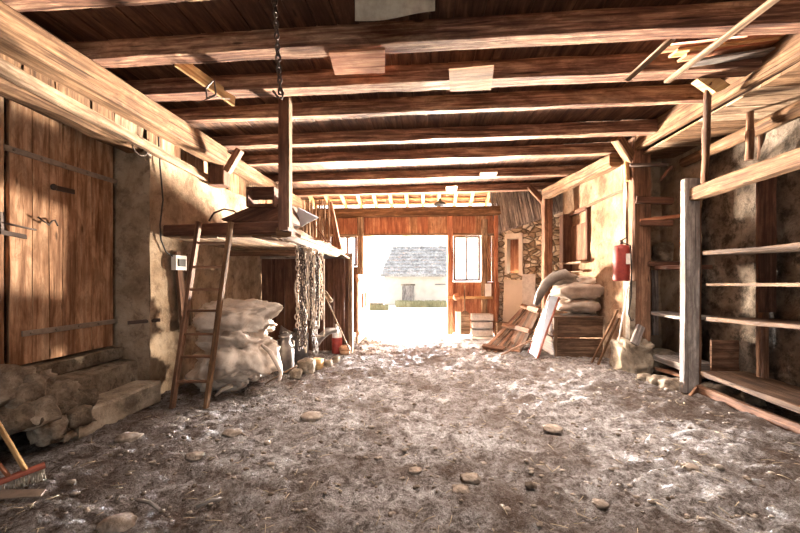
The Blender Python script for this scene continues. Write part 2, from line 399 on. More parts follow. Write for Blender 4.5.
# plank door on the left
dr = bpy.data.objects.new('door_1', None); COL.objects.link(dr); dr.location = (-3.82, 3.65, .68); struct(dr)
seams = [3.14, 3.34, 3.50, 3.64, 3.80, 3.98, 4.13, 4.27]
lf = MB()
for a, b in zip(seams, seams[1:]):
    lf.beam((-3.82+random.uniform(-.005, .005), (a+b)/2, .68), (-3.82, (a+b)/2, 3.16), .045, b-a-.004, (0, 1, 0), 6, .003, .004)
leaf = lf.build('door_leaf', 'door', dr)
lf = MB()
for a, b in zip([2.2, 2.42, 2.66, 2.9, 3.1], [2.42, 2.66, 2.9, 3.1]): lf.beam((-3.82, (a+b)/2, .66), (-3.82, (a+b)/2, 3.22), .045, b-a-.004, (0, 1, 0), 6, .003, .004)
lf.build('door_leaf', 'door', dr)
XD = -3.79
for (pa, pb) in (((4, 147), (118, 182.5)), ((22, 334), (127, 319.5))):
    a = WX(*pa, XD); b = WX(*pb, XD); h = MB(); h.beam(a, b, .012, .055, seg=8, j=.001, ch=.003)
    for i in range(5):
        q = a.lerp(b, .06+i*.2); h.blob(q+V((.012, 0, 0)), (.012, .016, .016), 0, sub=1)
    h.build('strap_hinge', 'strap', leaf)['label'] = 'long dull iron strap with bolt heads'
h = MB(); a = WX(52, 187, XD); b = WX(74, 192, XD); h.beam(a, b, .02, .05, seg=2, j=.001); h.blob(a+V((.02, 0, 0)), (.025, .03, .035), .1, sub=2); h.build('hasp', 'iron', leaf)
h = MB(); pts = [WX(x_, y_, XD+.03) for x_, y_ in ((38, 217), (45, 222), (49, 225), (52, 221), (55, 220), (58, 226))]; h.tube(pts, .008, 6); h.build('hook', 'iron', leaf)
h = MB(); a = WX(0, 222, XD+.02); b = WX(36, 230, XD+.02); h.tube([a, b], .010, 6); h.beam(WX(0, 232, XD+.01), WX(26, 237, XD+.01), .02, .04, seg=2); h.beam(WX(1, 212, XD+.02), WX(2, 230, XD+.02), .02, .035, (0, 1, 0)); h.build('latch_bar', 'iron', dr)
h = MB(); h.beam(WX(128, 323, -3.5), WX(160, 320, -3.33), .02, .035); tag(h.build('iron_wall_hook', 'iron'), 'short dark iron bar resting against the pillar base right of the plank door', 'iron bar')
# lintel, rail, boards, plates above the door
mb = MB(); mb.beam((-3.60, 1.4, 3.17), (-3.56, 4.30, 3.11), .26, .15, j=.02, ch=.04, seg=24)
tag(mb.build('door_lintel', 'beam'), 'rough rounded timber lintel above the left plank door', 'beam')
mb = MB(); mb.beam((-3.30, 1.5, 3.21), (-3.34, 5.45, 3.03), .07, .10, j=.004, ch=.008); mb.beam((-3.26, 1.5, 3.13), (-3.30, 5.45, 2.975), .05, .035, j=.003)
tag(mb.build('ledge_rail', 'pale'), 'long pale double ledge rail sloping below the upright wall boards', 'rail')
cb = thing('upright_wall_boarding', 'upright boards in gaps between the left wall plate and ledge rail', 'wall boards', (-3.42, 4, 3.0))
y = 1.5
while y < 9.8:
    wd = random.uniform(.28, .5); b_ = MB(); b_.beam((-3.44+random.uniform(-.02, .02), y+wd/2, 3.13 if y < 4 else 3.04), (-3.44, y+wd/2, 3.62), .022, wd-.02, (0, 1, 0), 3, .003, .003)
    b_.build('board', random.choice(['beam', 'door', 'beam', 'pale']), cb); y += wd
mb = MB(); mb.beam((-3.13, .5, 3.352), (-3.13, 5.45, 3.352), .24, .26, j=.003, ch=.015)
tag(mb.build('wall_plate_beam', 'beam'), 'big squared pale timber wall plate along the upper left', 'beam')
mb = MB(); mb.beam((-3.15, 5.5, 3.36), (-3.15, 9.9, 3.36), .2, .2, j=.008, ch=.015)
tag(mb.build('wall_plate_beam', 'beam'), 'farther thinner wall plate continuing beyond the left stub post', 'beam')
st = thing('stub_post', 'short dark red stub post with a diagonal brace on top of the left wall', 'post', (-3.2, 5.62, 2.93))
MB().beam((-3.2, 5.56, 2.93), (-3.2, 5.56, 3.27), .26, .24, (0, 1, 0)).build('post', 'darkwood', st)
MB().beam(W(227, 172, 5.35), W(240, 150, 5.35), .09, .12, (0, 1, 0)).build('brace', 'brown', st)['label'] = 'slanting brown brace'
# steps and rubble
mb = MB(); mb.beam((-3.40, 3.22, .12), (-3.40, 4.29, .12), .40, .25, j=.012, ch=.02, seg=24)
tag(mb.build('stone_step', 'kerb'), 'pale hewn stone kerb at floor level below the left plank door', 'step')
mb = MB(); mb.beam((-3.72, 1.6, .33), (-3.72, 4.32, .33), .42, .36, j=.02, ch=.03, seg=24)
tag(mb.build('stone_step', 'sill'), 'dark worn upper stone step set back above the pale kerb', 'step')
mb = MB(); mb.beam((-3.82, 1.6, .585), (-3.82, 4.32, .585), .22, .14, j=.006, ch=.01, seg=20)
tag(mb.build('door_sill', 'sill'), 'long stone sill directly beneath the left plank door', 'sill')
rub = [(8, 398, .30), (26, 402, .22), (48, 398, .26), (66, 404, .24), (74, 418, .18), (36, 412, .22), (52, 428, .17), (12, 418, .2), (24, 386, .24), (50, 437, .1), (66, 436, .08), (0, 385, .28)]
rdesc = ['big pale boulder at the left photo edge', 'round stone behind the broom handle', 'broad tan stone in the rubble heap', 'sharp stone next to the end of the pale kerb', 'lowest corner stone touching the pale kerb',
         'flat slab stone in the middle of the rubble heap', 'tall stone at the foot of the rubble heap', 'dark stone in the hollow behind the broom', 'topmost brown stone of the left rubble heap', 'small stone at the foot of the rubble heap beside the broom head', 'smallest pebble like stone before the kerb end', 'upper stone cut by the left photo edge']
for i, (x_, y_, r_) in enumerate(rub):
    p = WX(x_, y_, -3.25-.15*(y_ < 405)); p.z = max(p.z, r_*.3)
    mb = MB(); mb.blob(p, (r_*.6, r_*.72, r_*.5), .45, 1.3, 3, i+2, .62); tag(mb.build('rubble_stone', 'sill' if i in (3, 4, 7) else 'stone'), rdesc[i], 'stone', 'rubble stones under the left door')
# broom
bp = thing('push_broom', 'broom with red head and wooden handle leaning at the lower left edge', 'broom', WZ(20, 475, 0))
a = WZ(-12, 480, .07); b = W(45, 463, 2.95); b = WZ(45, 465, .13); a = WZ(-6, 484, .1)
hd = MB().beam(a, b, .05, .035, j=.001, ch=.008, seg=4).build('head', 'red2', bp)
h = MB()
for i in range(80):
    q = a.lerp(b, .08+.9*random.random()); h.tube([q-V((0, 0, .02)), q+V((random.uniform(-.02, .02), random.uniform(-.02, .02), -.10))], .0035, 3)
br = h.build('bristles', 'web', hd); br['kind'] = 'stuff'
h = MB(); q = a.lerp(b, .62); top = WX(-28, 380, -2.9); h.tube([q, top], .016, 8); h.build('handle', 'yellow', bp)
h = MB(); h.tube([a.lerp(b, .3), WX(-20, 442, -2.9)], .014, 8); h.build('brace', 'orange', bp)
h = MB(); q = WZ(14, 500, .02); h.slab([q+V((-.3, -.05, .0)), q+V((.16, .03, .01)), q+V((.13, .09, .02)), q+V((-.3, .05, .02))], (0, 0, .008)); tag(h.build('steel_blade', 'strap'), 'thin dark steel blade lying on the earth beneath the broom head', 'blade')

# ---------------------------------------------------------------- hanging board, chain, post, platform
hb = thing('hanging_plank', 'short pale plank hung slantwise below the second joist on the upper left', 'plank', W(205, 80, 3.75))
MB().beam(W(176, 60, 3.5), W(234, 101, 4.1), .03, .13, (0, .2, 1), 6, .003).build('board', 'yellow', hb)
h = MB(); h.tube([W(206, 88, 3.72), W(214, 80, 3.72), W(216, 95, 3.75), W(207, 98, 3.75)], .012, 6, True); h.tube([W(196, 103, 3.6), W(214, 97, 3.7), W(230, 99, 3.9)], .005, 5); h.build('wire_coil', 'iron', hb)
def chain(name, top, bot, L, r, mat, label, grp=None, wob=0):
    top = V(top); bot = V(bot); n = max(3, int((top-bot).length/(L*.72))); mb = MB(); ax = (bot-top).normalized()
    s1 = ax.cross(V((0, 1, 0))).normalized(); s2 = ax.cross(s1)
    for i in range(n):
        c = top.lerp(bot, (i+.5)/n)+V((random.uniform(-wob, wob), random.uniform(-wob, wob), 0)); s_ = s1 if i % 2 else s2
        s_ = (s_+(s1 if i % 2 == 0 else s2)*random.uniform(-.4, .4)).normalized(); pts = []
        for k in range(8):
            a = 2*math.pi*k/8; pts.append(c+ax*math.cos(a)*L*.5+s_*math.sin(a)*L*.3)
        mb.tube(pts, r, 5, True)
    return tag(mb.build(name, mat), label, 'chain', grp)
chain('iron_chain', W(274, -6, 2.90), W(280.5, 94, 2.90), .060, .0075, 'iron', 'dark iron chain hanging from the ceiling down to the upright timber')
mb = MB(); mb.tube([W(273, 91, 2.9), W(277, 96, 2.9), W(282, 99, 2.9), W(283, 93, 2.9), W(279, 88, 2.9)], .009, 6, False); tag(mb.build('chain_hook', 'iron'), 'dark iron hook at the lower end of the ceiling chain', 'hook')
pp = W(285, 200, 4.40)
mb = MB(); mb.beam((pp.x, pp.y, 2.06), (pp.x, pp.y, 3.68), .115, .14, (0, 1, 0), j=.002, ch=.006)
tag(mb.build('upright_timber', 'darkwood'), 'squared red brown upright carrying the corner of the loft platform', 'post')
mb = MB(); mb.beam((pp.x+.066, pp.y-.01, 2.1), (pp.x+.066, pp.y-.01, 3.66), .014, .10, (0, 1, 0), j=.002, ch=.004)
tag(mb.build('upright_lath', 'pale'), 'thin pale lath fixed to the right side of the upright timber', 'lath')
pf = thing('loft_platform', 'raised timber platform of boards beside the left wall above the ladder', 'platform', (-2.5, 5, 2.0))
MB().beam((-3.42, 4.62, 2.11), (-1.66, 4.50, 2.13), .12, .15, j=.006).build('front_beam', 'darkwood', pf)['label'] = 'dark red front beam'
x = -3.33
while x < -1.75:
    wd = random.uniform(.18, .28); MB().beam((x+wd/2, 4.6, 2.045+random.uniform(-.02, .005)), (x+wd/2+random.uniform(-.03, .03), 7.4, 1.98), wd-.012, .035, j=.004, ch=.004).build('board', random.choice(['pale', 'pale', 'beam']), pf); x += wd
MB().beam((-3.37, 6.2, 1.93), (-1.75, 6.2, 1.93), .1, .1).build('joist', 'brown', pf)
mb = MB(); mb.beam((-1.72, 4.38, 2.06), (-1.74, 7.35, 1.985), .20, .17, j=.022, ch=.05, seg=30); tag(mb.build('edge_log', 'beam'), 'pale weathered log forming the open edge of the loft platform', 'log')
# boards stacked on platform (pale pieces seen in front)
for k, (a, b, m_) in enumerate(((W(268, 236, 4.55), W(330, 258, 6.1), 'pale'), (W(240, 240, 4.6), W(300, 256, 5.8), 'beam'))):
    pass
# crate & dark trough on platform
cr = thing('feed_box', 'dark open wooden box on the loft platform beside the upright timber', 'box', W(260, 207, 4.75))
c0 = W(247, 207, 4.7); c1 = W(274, 187, 4.7); wdt = c1.x-c0.x; hgt = c1.z-c0.z
for (a, b) in ((0, 0), (1, 0)):
    xx = c0.x+a*wdt; MB().box((xx-.012, c0.y-.0, c0.z), (xx+.012, c0.y+.3, c1.z), 1).build('side_panel', 'darkwood', cr)
MB().box((c0.x, c0.y, c0.z), (c1.x, c0.y+.3, c0.z+.02), 0).build('bottom', 'darkwood', cr); MB().box((c0.x, c0.y, c1.z-.03), (c1.x, c0.y+.02, c1.z+.0), 0).build('rim', 'darkwood', cr)
MB().box((c0.x, c0.y, c0.z+.0), (c1.x, c0.y+.02, c0.z+.04), 0).build('rim', 'darkwood', cr); MB().box((c0.x, c0.y+.12, c1.z-.14), (c1.x, c0.y+.14, c1.z), 0).build('back_panel', 'darkwood', cr)
mb = MB(); q = [W(221, 219, 4.75), W(247, 208, 4.75), W(288, 203, 4.75), W(291, 222, 4.75), W(224, 221, 4.75)]; mb.slab(q, (0, .35, 0))
tag(mb.build('machine_cover', 'darkwood'), 'dark wedge shaped cover lying on the loft platform under the box', 'cover')
mb = MB(); mb.tube([W(209, 221, 4.8), W(214, 213, 4.8), W(224, 209, 4.8), W(234, 211, 4.8), W(240, 216, 4.8)], .012, 6); tag(mb.build('bent_rod', 'iron'), 'arched iron rod on the platform left of the dark cover', 'rod')
mb = MB(); mb.slab([W(293, 231, 5.3), W(298, 208, 4.95), W(318, 218, 5.1)], (.01, .02, .01)); tag(mb.build('triangular_board', 'whitebrd'), 'pale triangular board standing on the edge log', 'board')
sf = thing('slat_screen', 'screen of thin pale upright slats behind the triangular board', 'screen', W(315, 245, 8.2))
for k in range(9):
    x_ = 303+k*3.2; MB().beam(W(x_, 245, 8.2), W(x_+random.uniform(-1, 1), 200, 8.2), .035, .02, (0, 1, 0)).build('slat', 'pale', sf)
MB().beam(W(300, 240, 8.25), W(330, 240, 8.25), .03, .04).build('rail', 'pale', sf)
mb = MB(); mb.beam(W(330, 203, 8.5), W(340, 250, 8.3), .10, .12, (0, 1, 0)); tag(mb.build('slanted_prop', 'brown'), 'brown slanted prop between the slats and the far left window', 'prop')
mb = MB(); mb.tube([W(313, 222, 6.3), W(330, 247, 6.9), W(349, 258, 7.3)], .012, 6); tag(mb.build('thin_pole', 'brown'), 'thin dark pole slanting down over the edge log', 'pole')

# ladder
ld = thing('wooden_ladder', 'wooden ladder leaning on the loft platform over the white sacks', 'ladder', (-2.7, 4.1, 0))
b0 = V((-2.91, 4.08, .0)); b1 = V((-2.52, 4.11, .0)); t0 = W(199, 222, 4.43); t1 = W(231, 222, 4.43)
MB().beam(b0, t0, .045, .065, (0, 1, 0), j=.003).build('rail', 'brown', ld); MB().beam(b1, t1, .045, .065, (0, 1, 0), j=.003).build('rail', 'beam', ld)
for yv in (242, 267, 290, 311.5, 335, 357.5, 382):
    k = (408-yv)/(408-222.0); zz = None
    q0 = b0.lerp(t0, k*.99); q1 = b1.lerp(t1, k*.99); MB().beam(q0, q1, .035, .028, j=.002).build('rung', 'brown', ld)

# wall box and cable on the left
eb = thing('electric_switch_box', 'small white switch box on the left wall beside the ladder', 'switch box', WX(177, 262, -3.30))
a = WX(171, 270, -3.35); b = WX(182, 256, -3.35); MB().box((-3.35, a.y, a.z), (-3.28, b.y, b.z), 2).build('housing', 'white', eb)
MB().box((-3.28, a.y+.04, a.z+.05), (-3.265, b.y-.04, b.z-.05), 2).build('switch', 'black', eb)
mb = MB(); mb.tube([WX(x_, y_, -3.33) for x_, y_ in ((157, 100), (158, 130), (160, 165), (163, 200), (160, 225), (161, 240), (166, 252), (174, 257))], .009, 6); tag(mb.build('hanging_cable', 'black'), 'black cable running down the left wall corner to the switch box', 'cable')
bb = MB(); bb.beam(WX(188, 254, -3.33), WX(191, 325, -3.30), .03, .06, (0, 1, 0)); tag(bb.build('wall_lath', 'pale'), 'narrow pale lath on the left wall behind the ladder', 'lath')
bb = MB(); bb.beam(WX(178, 252, -3.33), WX(184, 330, -3.3), .04, .13, (0, 1, 0)); tag(bb.build('wall_board', 'brown'), 'red brown upright board on the wall below the switch box', 'board')
mb = MB(); mb.tube([WX(140, 147, -3.33)+V((0, .12*math.cos(a*.6), .09*math.sin(a*.6)*(1+.1*a/10))) for a in range(16)], .008, 5); mb.tube([WX(143, 147, -3.33), WX(151, 158, -3.33)], .012, 5); tag(mb.build('wire_loop', 'iron'), 'coiled wire loop hanging at the top of the left pillar', 'wire')

# ---------------------------------------------------------------- bags, cans, junk at left
def sackmesh(c, size, seed, amp=.3, rot=0, fr=1.5, sub=5, sq=.72, corners=()):
    mb = MB(); mt = Matrix.Rotation(rot, 3, 'Z'); mb.blob(c, size, amp, fr, sub, seed, sq, None, mt)
    for i, v in enumerate(mb.v):
        p = v-V(c)
        k = noise.noise(V((p.x*2+seed, p.y*2, p.z*3)))
        f2 = abs(noise.noise(V((p.x*3.2+p.z*2+seed*2, p.z*3.5-p.x, p.y*3)))); f3 = abs(noise.noise(V((p.x*7+seed, p.z*9+p.x*4, p.y*6))))
        mb.v[i] = v+p.normalized()*(.08*k+.05-.13*f2-.03*f3)*min(1, size[2]*4)
        for cc, rad, pull in corners:
            dd = (V(cc)-mb.v[i]).length
            if dd < rad: mb.v[i] = mb.v[i].lerp(V(cc), (1-dd/rad)**1.5*pull)
        mb.v[i].z = max(mb.v[i].z, .02)
    return mb
G = 'white bulk bags heaped on the left'
for (c, s_, seed, rot, lab, cor) in (
    (W(232, 365, 5.05), (.42, .36, .24), 4, .2, 'lowest white woven bulk bag of the heap behind the ladder', ((W(283, 385, 4.9), .5, .6),)),
    (W(241, 352, 4.9), (.44, .38, .29), 7, -.25, 'middle creased white bulk bag spilling toward the milk churns', ((W(280, 378, 4.7), .5, .7), (W(217, 392, 4.6), .35, .6))),
    (W(237, 319, 5.0), (.46, .36, .23), 11, .05, 'topmost white bulk bag of the heap with a raised corner', ((W(287, 303, 4.85), .6, .85), (W(203, 300, 5.2), .4, .6)))):
    o = sackmesh(c, s_, seed, .3, rot, corners=cor).build('bulk_bag', 'sack'); tag(o, lab, 'bag', G)
mb = MB(); a = [W(x_, y_, d_) for x_, y_, d_ in ((232, 385, 4.6), (222, 390, 4.5), (215, 396, 4.5))]; mb.tube(a, [.03, .025, .012], 6); tag(mb.build('bag_strap', 'sack'), 'loose white strap hanging from the bag heap to the floor', 'strap')
mb = MB(); a = [W(x_, y_, d_) for x_, y_, d_ in ((262, 345, 4.75), (270, 352, 4.65), (276, 362, 4.6), (281, 372, 4.6), (279, 382, 4.5))]; mb.tube(a, [.02, .03, .03, .03, .015], 6); tag(mb.build('bag_strap', 'sack'), 'twisted white strap beside the right end of the bag heap', 'strap')
def churn(c, r, h, mat, lab):
    c = V(c); root = thing('milk_churn', lab, 'milk churn', c, 'milk churns beside the bag heap')
    MB().lathe(c, [(0, 0), (r*.85, 0), (r, .03), (r, h*.58), (r*.92, h*.68), (r*.62, h*.78), (r*.6, h*.9), (r*.72, h*.94)]).build('body', mat, root)
    ld_ = MB().lathe(c, [(r*.75, h*.93), (r*.76, h*.98), (r*.5, h), (0, h*1.01)]).build('lid', mat, root); MB().tube([c+V((-.05, 0, h)), c+V((-.03, 0, h+.04)), c+V((.03, 0, h+.04)), c+V((.05, 0, h))], .008, 6).build('lid_handle', mat, ld_)
    for s_ in (-1, 1):
        MB().tube([c+V((s_*r*.6, 0, h*.86)), c+V((s_*r*1.0, 0, h*.84)), c+V((s_*r*1.02, 0, h*.7)), c+V((s_*r*.93, 0, h*.62))], .012, 6).build('handle', mat, root)
churn(WZ(284, 372, .0)+V((.02, 0, 0)), .135, .60, 'can', 'grey zinc milk churn right beside the white bags')
churn(WZ(300, 361, .0), .15, .60, 'darkcan', 'dark milk churn beneath the hanging chains')
mb = MB(); mb.lathe(WZ(288, 350, 0)+V((0, 0, .3)), [(.20, 0), (.23, .16), (.21, .17), (.18, .02), (0, .015)], 24, Matrix.Rotation(R(25), 3, 'Y')); tag(mb.build('metal_basin', 'can'), 'battered metal basin tipped behind the grey churn', 'basin')
# hanging chains and ropes
import itertools
for k in range(18):
    x_ = 296+k*1.5+random.uniform(-1.5, 1.5); yt = 244+k*.5+random.uniform(-1, 3); yb = random.uniform(300, 352) if k % 3 else random.uniform(342, 358)
    d_ = 5.35+random.uniform(-.12, .2)
    top = W(x_+random.uniform(-1, 1), yt, d_); bot = W(x_+random.uniform(-2, 2), yb, d_)
    chain('hanging_chain', top, bot, random.uniform(.05, .08), .0085, random.choice(['rope', 'rope', 'iron', 'zincbox']), 'old cow chain hanging in the tangled bundle from the edge log', 'bundle of old chains hanging from the edge log', .012)
for k in range(5):
    x0 = 298+k*4; mb = MB(); d_ = 5.3
    pts = [W(x0+3*math.sin(a*.8+k), 248+a*(7+k), d_-.05*math.cos(a)) for a in range(9)]; pts += [W(x0+6+k, 248+a*(7+k), d_) for a in range(8, 0, -1)]
    mb.tube(pts, .011, 6); tag(mb.build('hanging_rope', 'rope'), 'frayed looped rope hanging among the cow chains', 'rope', 'ropes looped among the hanging chains')
mb = MB(); mb.tube([W(323, 291, 6.3), W(351, 353, 7.0)], .012, 6); mb.slab([W(322, 288, 6.3), W(327, 292, 6.3), W(333, 301, 6.4), W(331, 303, 6.4), W(324, 297, 6.3)], (0, .02, 0)); tag(mb.build('long_stick_tool', 'pale'), 'long thin handled tool leaning against the stall partition', 'tool')
eg = thing('gas_canister', 'small red and white canister standing under the stall partition', 'canister', WZ(337, 353, 0))
c = WZ(337, 353, 0); MB().lathe(c, [(0, 0), (.10, 0), (.105, .03), (.105, .3), (.08, .36)]).build('body', 'red', eg); MB().lathe(c, [(.10, .3), (.09, .42), (.04, .48), (.03, .58), (0, .58)]).build('top', 'white', eg)
mb = MB(); mb.tube([W(315, 347, 6.0), W(320, 338, 6.0), W(328, 331, 6.0), W(338, 330, 6.0)], [.04, .06, .06, .04], 8); tag(mb.build('bent_metal_strip', 'can'), 'bent grey metal strip lying above the stone blocks', 'strip')
for k, (x_, y_, s_, m_, lab) in enumerate(((307, 373, .13, 'stone', 'pale square stone block on the floor below the chains'), (317, 369, .10, 'yellow', 'small broken wooden block beside the square stone'), (345, 354, .10, 'door', 'orange brick like lump at the foot of the partition'), (328, 367, .07, 'stone', 'small rubble stone right of the wooden block'), (296, 378, .08, 'stone', 'flat grey stone before the grey churn'), (336, 362, .06, 'stone', 'little pebble in front of the red canister'))):
    p = WZ(x_, y_, 0); mb = MB(); mb.blob(p+V((0, 0, s_*.8)), (s_, s_, s_*.9), .18, 2, 3, k+20, .5); tag(mb.build('loose_block', m_), lab, 'block')
for k, (a, b, m_, lab) in enumerate((((265, 384), (297, 366), 'pale', 'pale stick slanting on the floor before the grey churn'), ((196, 507), (222, 499), 'grey', 'pale twig lying on the earth in the lower left'), ((138, 500), (160, 510), 'grey', 'short straw coloured twig near the bottom left'))):
    mb = MB(); p, q = WZ(*a, .03), WZ(*b, .03 if k else .3); mb.tube([p, p.lerp(q, .5)+V((0, .01, .01)), q], .012, 6); tag(mb.build('fallen_stick', m_), lab, 'stick')

# stall partition, near leaf post, open gate leaf
Yp = 7.42
sp_ = thing('stall_partition', 'dark red plank stall partition behind the hanging chains', 'partition', (-2.3, Yp, 0))
x = -3.36
while x < -1.58:
    wd = random.uniform(.2, .3); wd = min(wd, -1.55-x); MB().beam((x+wd/2, Yp+random.uniform(-.004, .004), .02), (x+wd/2, Yp, 1.9), wd-.006, .035, (0, 1, 0), 6, .003, .004).build('plank', 'darkwood', sp_); x += wd
MB().beam((-3.36, Yp-.03, 1.93), (-1.5, Yp-.03, 1.93), .08, .07).build('top_rail', 'grey', sp_)
MB().beam((-1.50, Yp, 0), (-1.50, Yp, 2.0), .08, .10, (0, 1, 0)).build('end_post', 'pale', sp_)['label'] = 'pale end post'
gl_ = thing('gate_leaf', 'open orange plank gate leaf swung inward at the left of the gateway', 'gate', (-1.47, 8.7, .05))
for i in range(7):
    y0 = 7.95+i*.235; hh = 1.56+.03*i*0
    if i in (2, 4):
        MB().beam((-1.47, y0+.115, .08), (-1.47, y0+.115, .8), .04, .228, (0, 1, 0), 3, .003).build('plank', 'door', gl_)
        MB().beam((-1.47, y0+.115, 1.15), (-1.47, y0+.115, 1.58), .04, .228, (0, 1, 0), 3, .003).build('plank', 'door', gl_)
    else: MB().beam((-1.47, y0+.115, .08), (-1.47, y0+.115, 1.58), .04, .228, (0, 1, 0), 3, .003).build('plank', 'door', gl_)
MB().beam((-1.44, 7.95, 1.45), (-1.44, 9.6, 1.45), .03, .1).build('ledge', 'door', gl_); MB().beam((-1.44, 7.95, .3), (-1.44, 9.6, .3), .03, .1).build('ledge', 'door', gl_)

# ---------------------------------------------------------------- front wall with gateway
YF = 10.0
def fx(px): return WY(px, 278, YF).x
def fzv(px, py): return WY(px, py, YF).z
mb = MB(); mb.beam((-3.4, YF, 3.27), (3.2, YF, 3.29), .2, .25, j=.008)
tag(mb.build('gateway_header', 'beam'), 'long horizontal header timber above the gateway', 'beam')
pn = bpy.data.objects.new('wall_front', None); COL.objects.link(pn); pn.location = (0, YF, 2.6); struct(pn)
x = fx(322)
while x < fx(497):
    wd = min(random.uniform(.2, .32), fx(497)-x+.01)
    MB().beam((x+wd/2, YF+.03+random.uniform(0,.012), 2.68), (x+wd/2, YF+.03, 3.17), wd+.012, .03, (0, 1, 0), 3, .002).build('board', random.choice(['orange', 'door', 'orange']), pn); x += wd+.001
MB().beam((fx(322), YF-.02, 2.66), (fx(497), YF-.02, 2.66), .10, .06).build('rail', 'pale', pn)
for px_, w_, top, bot, m_, lab in ((361, .17, 3.15, 0, 'pale', 'pale squared post at the left of the gateway'), (450, .15, 3.15, 0, 'orange', 'orange lit post at the right of the gateway'), (484, .15, 3.05, .0, 'pale', 'pale debarked post right of the two pane window'),
                                (336, .12, 3.15, 1.3, 'brown', 'dark narrow post left of the far left window'), (495.5, .1, 3.15, 0, 'orange', 'thin orange corner post next to the rubble wall'), (309, .14, 3.15, 0, 'pale', 'pale post at the far left corner behind the platform')):
    mb = MB(); mb.beam((fx(px_), YF-.03, bot), (fx(px_), YF-.03, top), w_, .15, (0, 1, 0), j=.006); tag(mb.build('gateway_post', m_), lab, 'post', 'posts of the front wall')
def window(n, x0, x1, z0, z1, y, panes, mat='pale', fw=.05):
    r = bpy.data.objects.new('window_%d' % n, None); COL.objects.link(r); r.location = ((x0+x1)/2, y, z0); struct(r)
    f = MB(); f.box((x0, y-.03, z0), (x1, y+.03, z0+fw), 0); f.box((x0, y-.03, z1-fw), (x1, y+.03, z1), 0); f.box((x0, y-.03, z0), (x0+fw, y+.03, z1), 2); f.box((x1-fw, y-.03, z0), (x1, y+.03, z1), 2)
    for k in range(1, panes):
        xx = x0+(x1-x0)*k/panes; f.box((xx-fw*.4, y-.025, z0), (xx+fw*.4, y+.025, z1), 2)
    f.build('window_frame', mat, r); MB().box((x0+.01, y-.004, z0+.01), (x1-.01, y+.004, z1-.01), 0, 0, .001, 1).build('pane', 'glass', r); return r
window(1, fx(338), fx(357), fzv(347, 266), 2.64, YF, 2, 'brown')
window(2, fx(453.5), fx(480), fzv(465, 281), 2.62, YF, 2)
lw = MB(); x = fx(452)
while x < fx(497): lw.beam((x+.09, YF+.02, .03), (x+.09, YF+.02, fzv(465, 282)), .19, .03, (0, 1, 0), 4, .002); x += .18
lw.build('board', 'orange', pn)
lw = MB(); x = fx(487)
while x < fx(496): lw.beam((x+.06, YF+.03, 1.4), (x+.06, YF+.03, 2.7), .115, .03, (0, 1, 0), 4, .002); x += .12
lw.build('board', 'door', pn)
lw = MB(); x = -3.38
while x < fx(359): lw.beam((x+.1, YF+.02, .0), (x+.1, YF+.02, fzv(347, 267) if x > fx(336) else 3.17), .19, .03, (0, 1, 0), 6, .002); x += .2
lw.build('board', 'brown', pn)
MB().beam((fx(447), YF-.09, .98), (fx(492), YF-.09, .98), .05, .07).build('rail', 'yellow', pn)
# upper gable closure and porch roof
mb = MB(); mb.box((-4, 9.12, 3.74), (4.2, 9.18, 4.8), 0); struct(mb.build('wall_gable', 'ceil', keep=True))
def rz(y): return 4.42-(y-8.95)*.37
pr = bpy.data.objects.new('roof_porch', None); COL.objects.link(pr); pr.location = (0, 10, 4); struct(pr)
x = -4.2
while x < 4.2:
    MB().beam((x, 9.1, rz(9.1)-.05), (x, 11.25, rz(11.25)-.05), .085, .11).build('rafter', 'yellow', pr); x += .46
for k in range(9):
    y_ = 9.2+k*.25; MB().beam((-4.3, y_, rz(y_)+.02), (4.3, y_, rz(y_)+.02), .05, .03).build('batten', 'yellow', pr)
mb = MB(); mb.grid(lambda a, b: (a, b, rz(b)+.06+.008*math.sin(a*28)), frange(-4.4, 4.4, .05), frange(9.05, 11.05, .2)); mb.build('tiles', 'brown', pr)
mb = MB(); mb.beam((-4, 11.1, 3.28), (4, 11.1, 3.28), .12, .14); tag(mb.build('porch_purlin', 'brown'), 'dark purlin under the outer edge of the porch roof', 'beam')
# pendant lamp
lp = thing('enamel_lamp', 'small dark enamel lamp shade hanging under the porch rafters', 'lamp', W(440, 204, 9.3)); c = W(440, 205, 9.3)
MB().lathe(c, [(.17, 0), (.12, .06), (.04, .1), (.03, .16), (0, .16)], 16).build('shade', 'black', lp); MB().tube([c+V((0, 0, .15)), c+V((0, 0, .6))], .006, 5).build('cord', 'black', lp)

# ---------------------------------------------------------------- right wall
def rtop(a): return 3.55
mb = wallgrid(3.37, 6.1, 9.35, -.1, 3.75, .025, 12, face=-1)
wr = struct(mb.build('wall_right', 'plaster2', keep=True))
mb = wallgrid(4.12, -1, 6.6, -.1, 4.0, .03, 15, face=-1)
struct(mb.build('wall_right', 'darkwall', keep=True)); mb = wallgrid(3.98, 5.62, 6.6, -.1, 3.9, .04, 17, face=-1); mb.grid(lambda a, b: (a, 6.55, b), frange(3.37, 4.15, .1), frange(-.1, 3.8, .1)); struct(mb.build('wall_right', 'plaster', keep=True))
mb = MB(); mb.box((4.17, -7, -.1), (4.27, 10.5, 4.6), 1); mb.box((3.46, 6.66, -.1), (4.16, 10.2, 4.2), 1, 0, .001); struct(mb.build('wall_right', 'darkwall', keep=True))
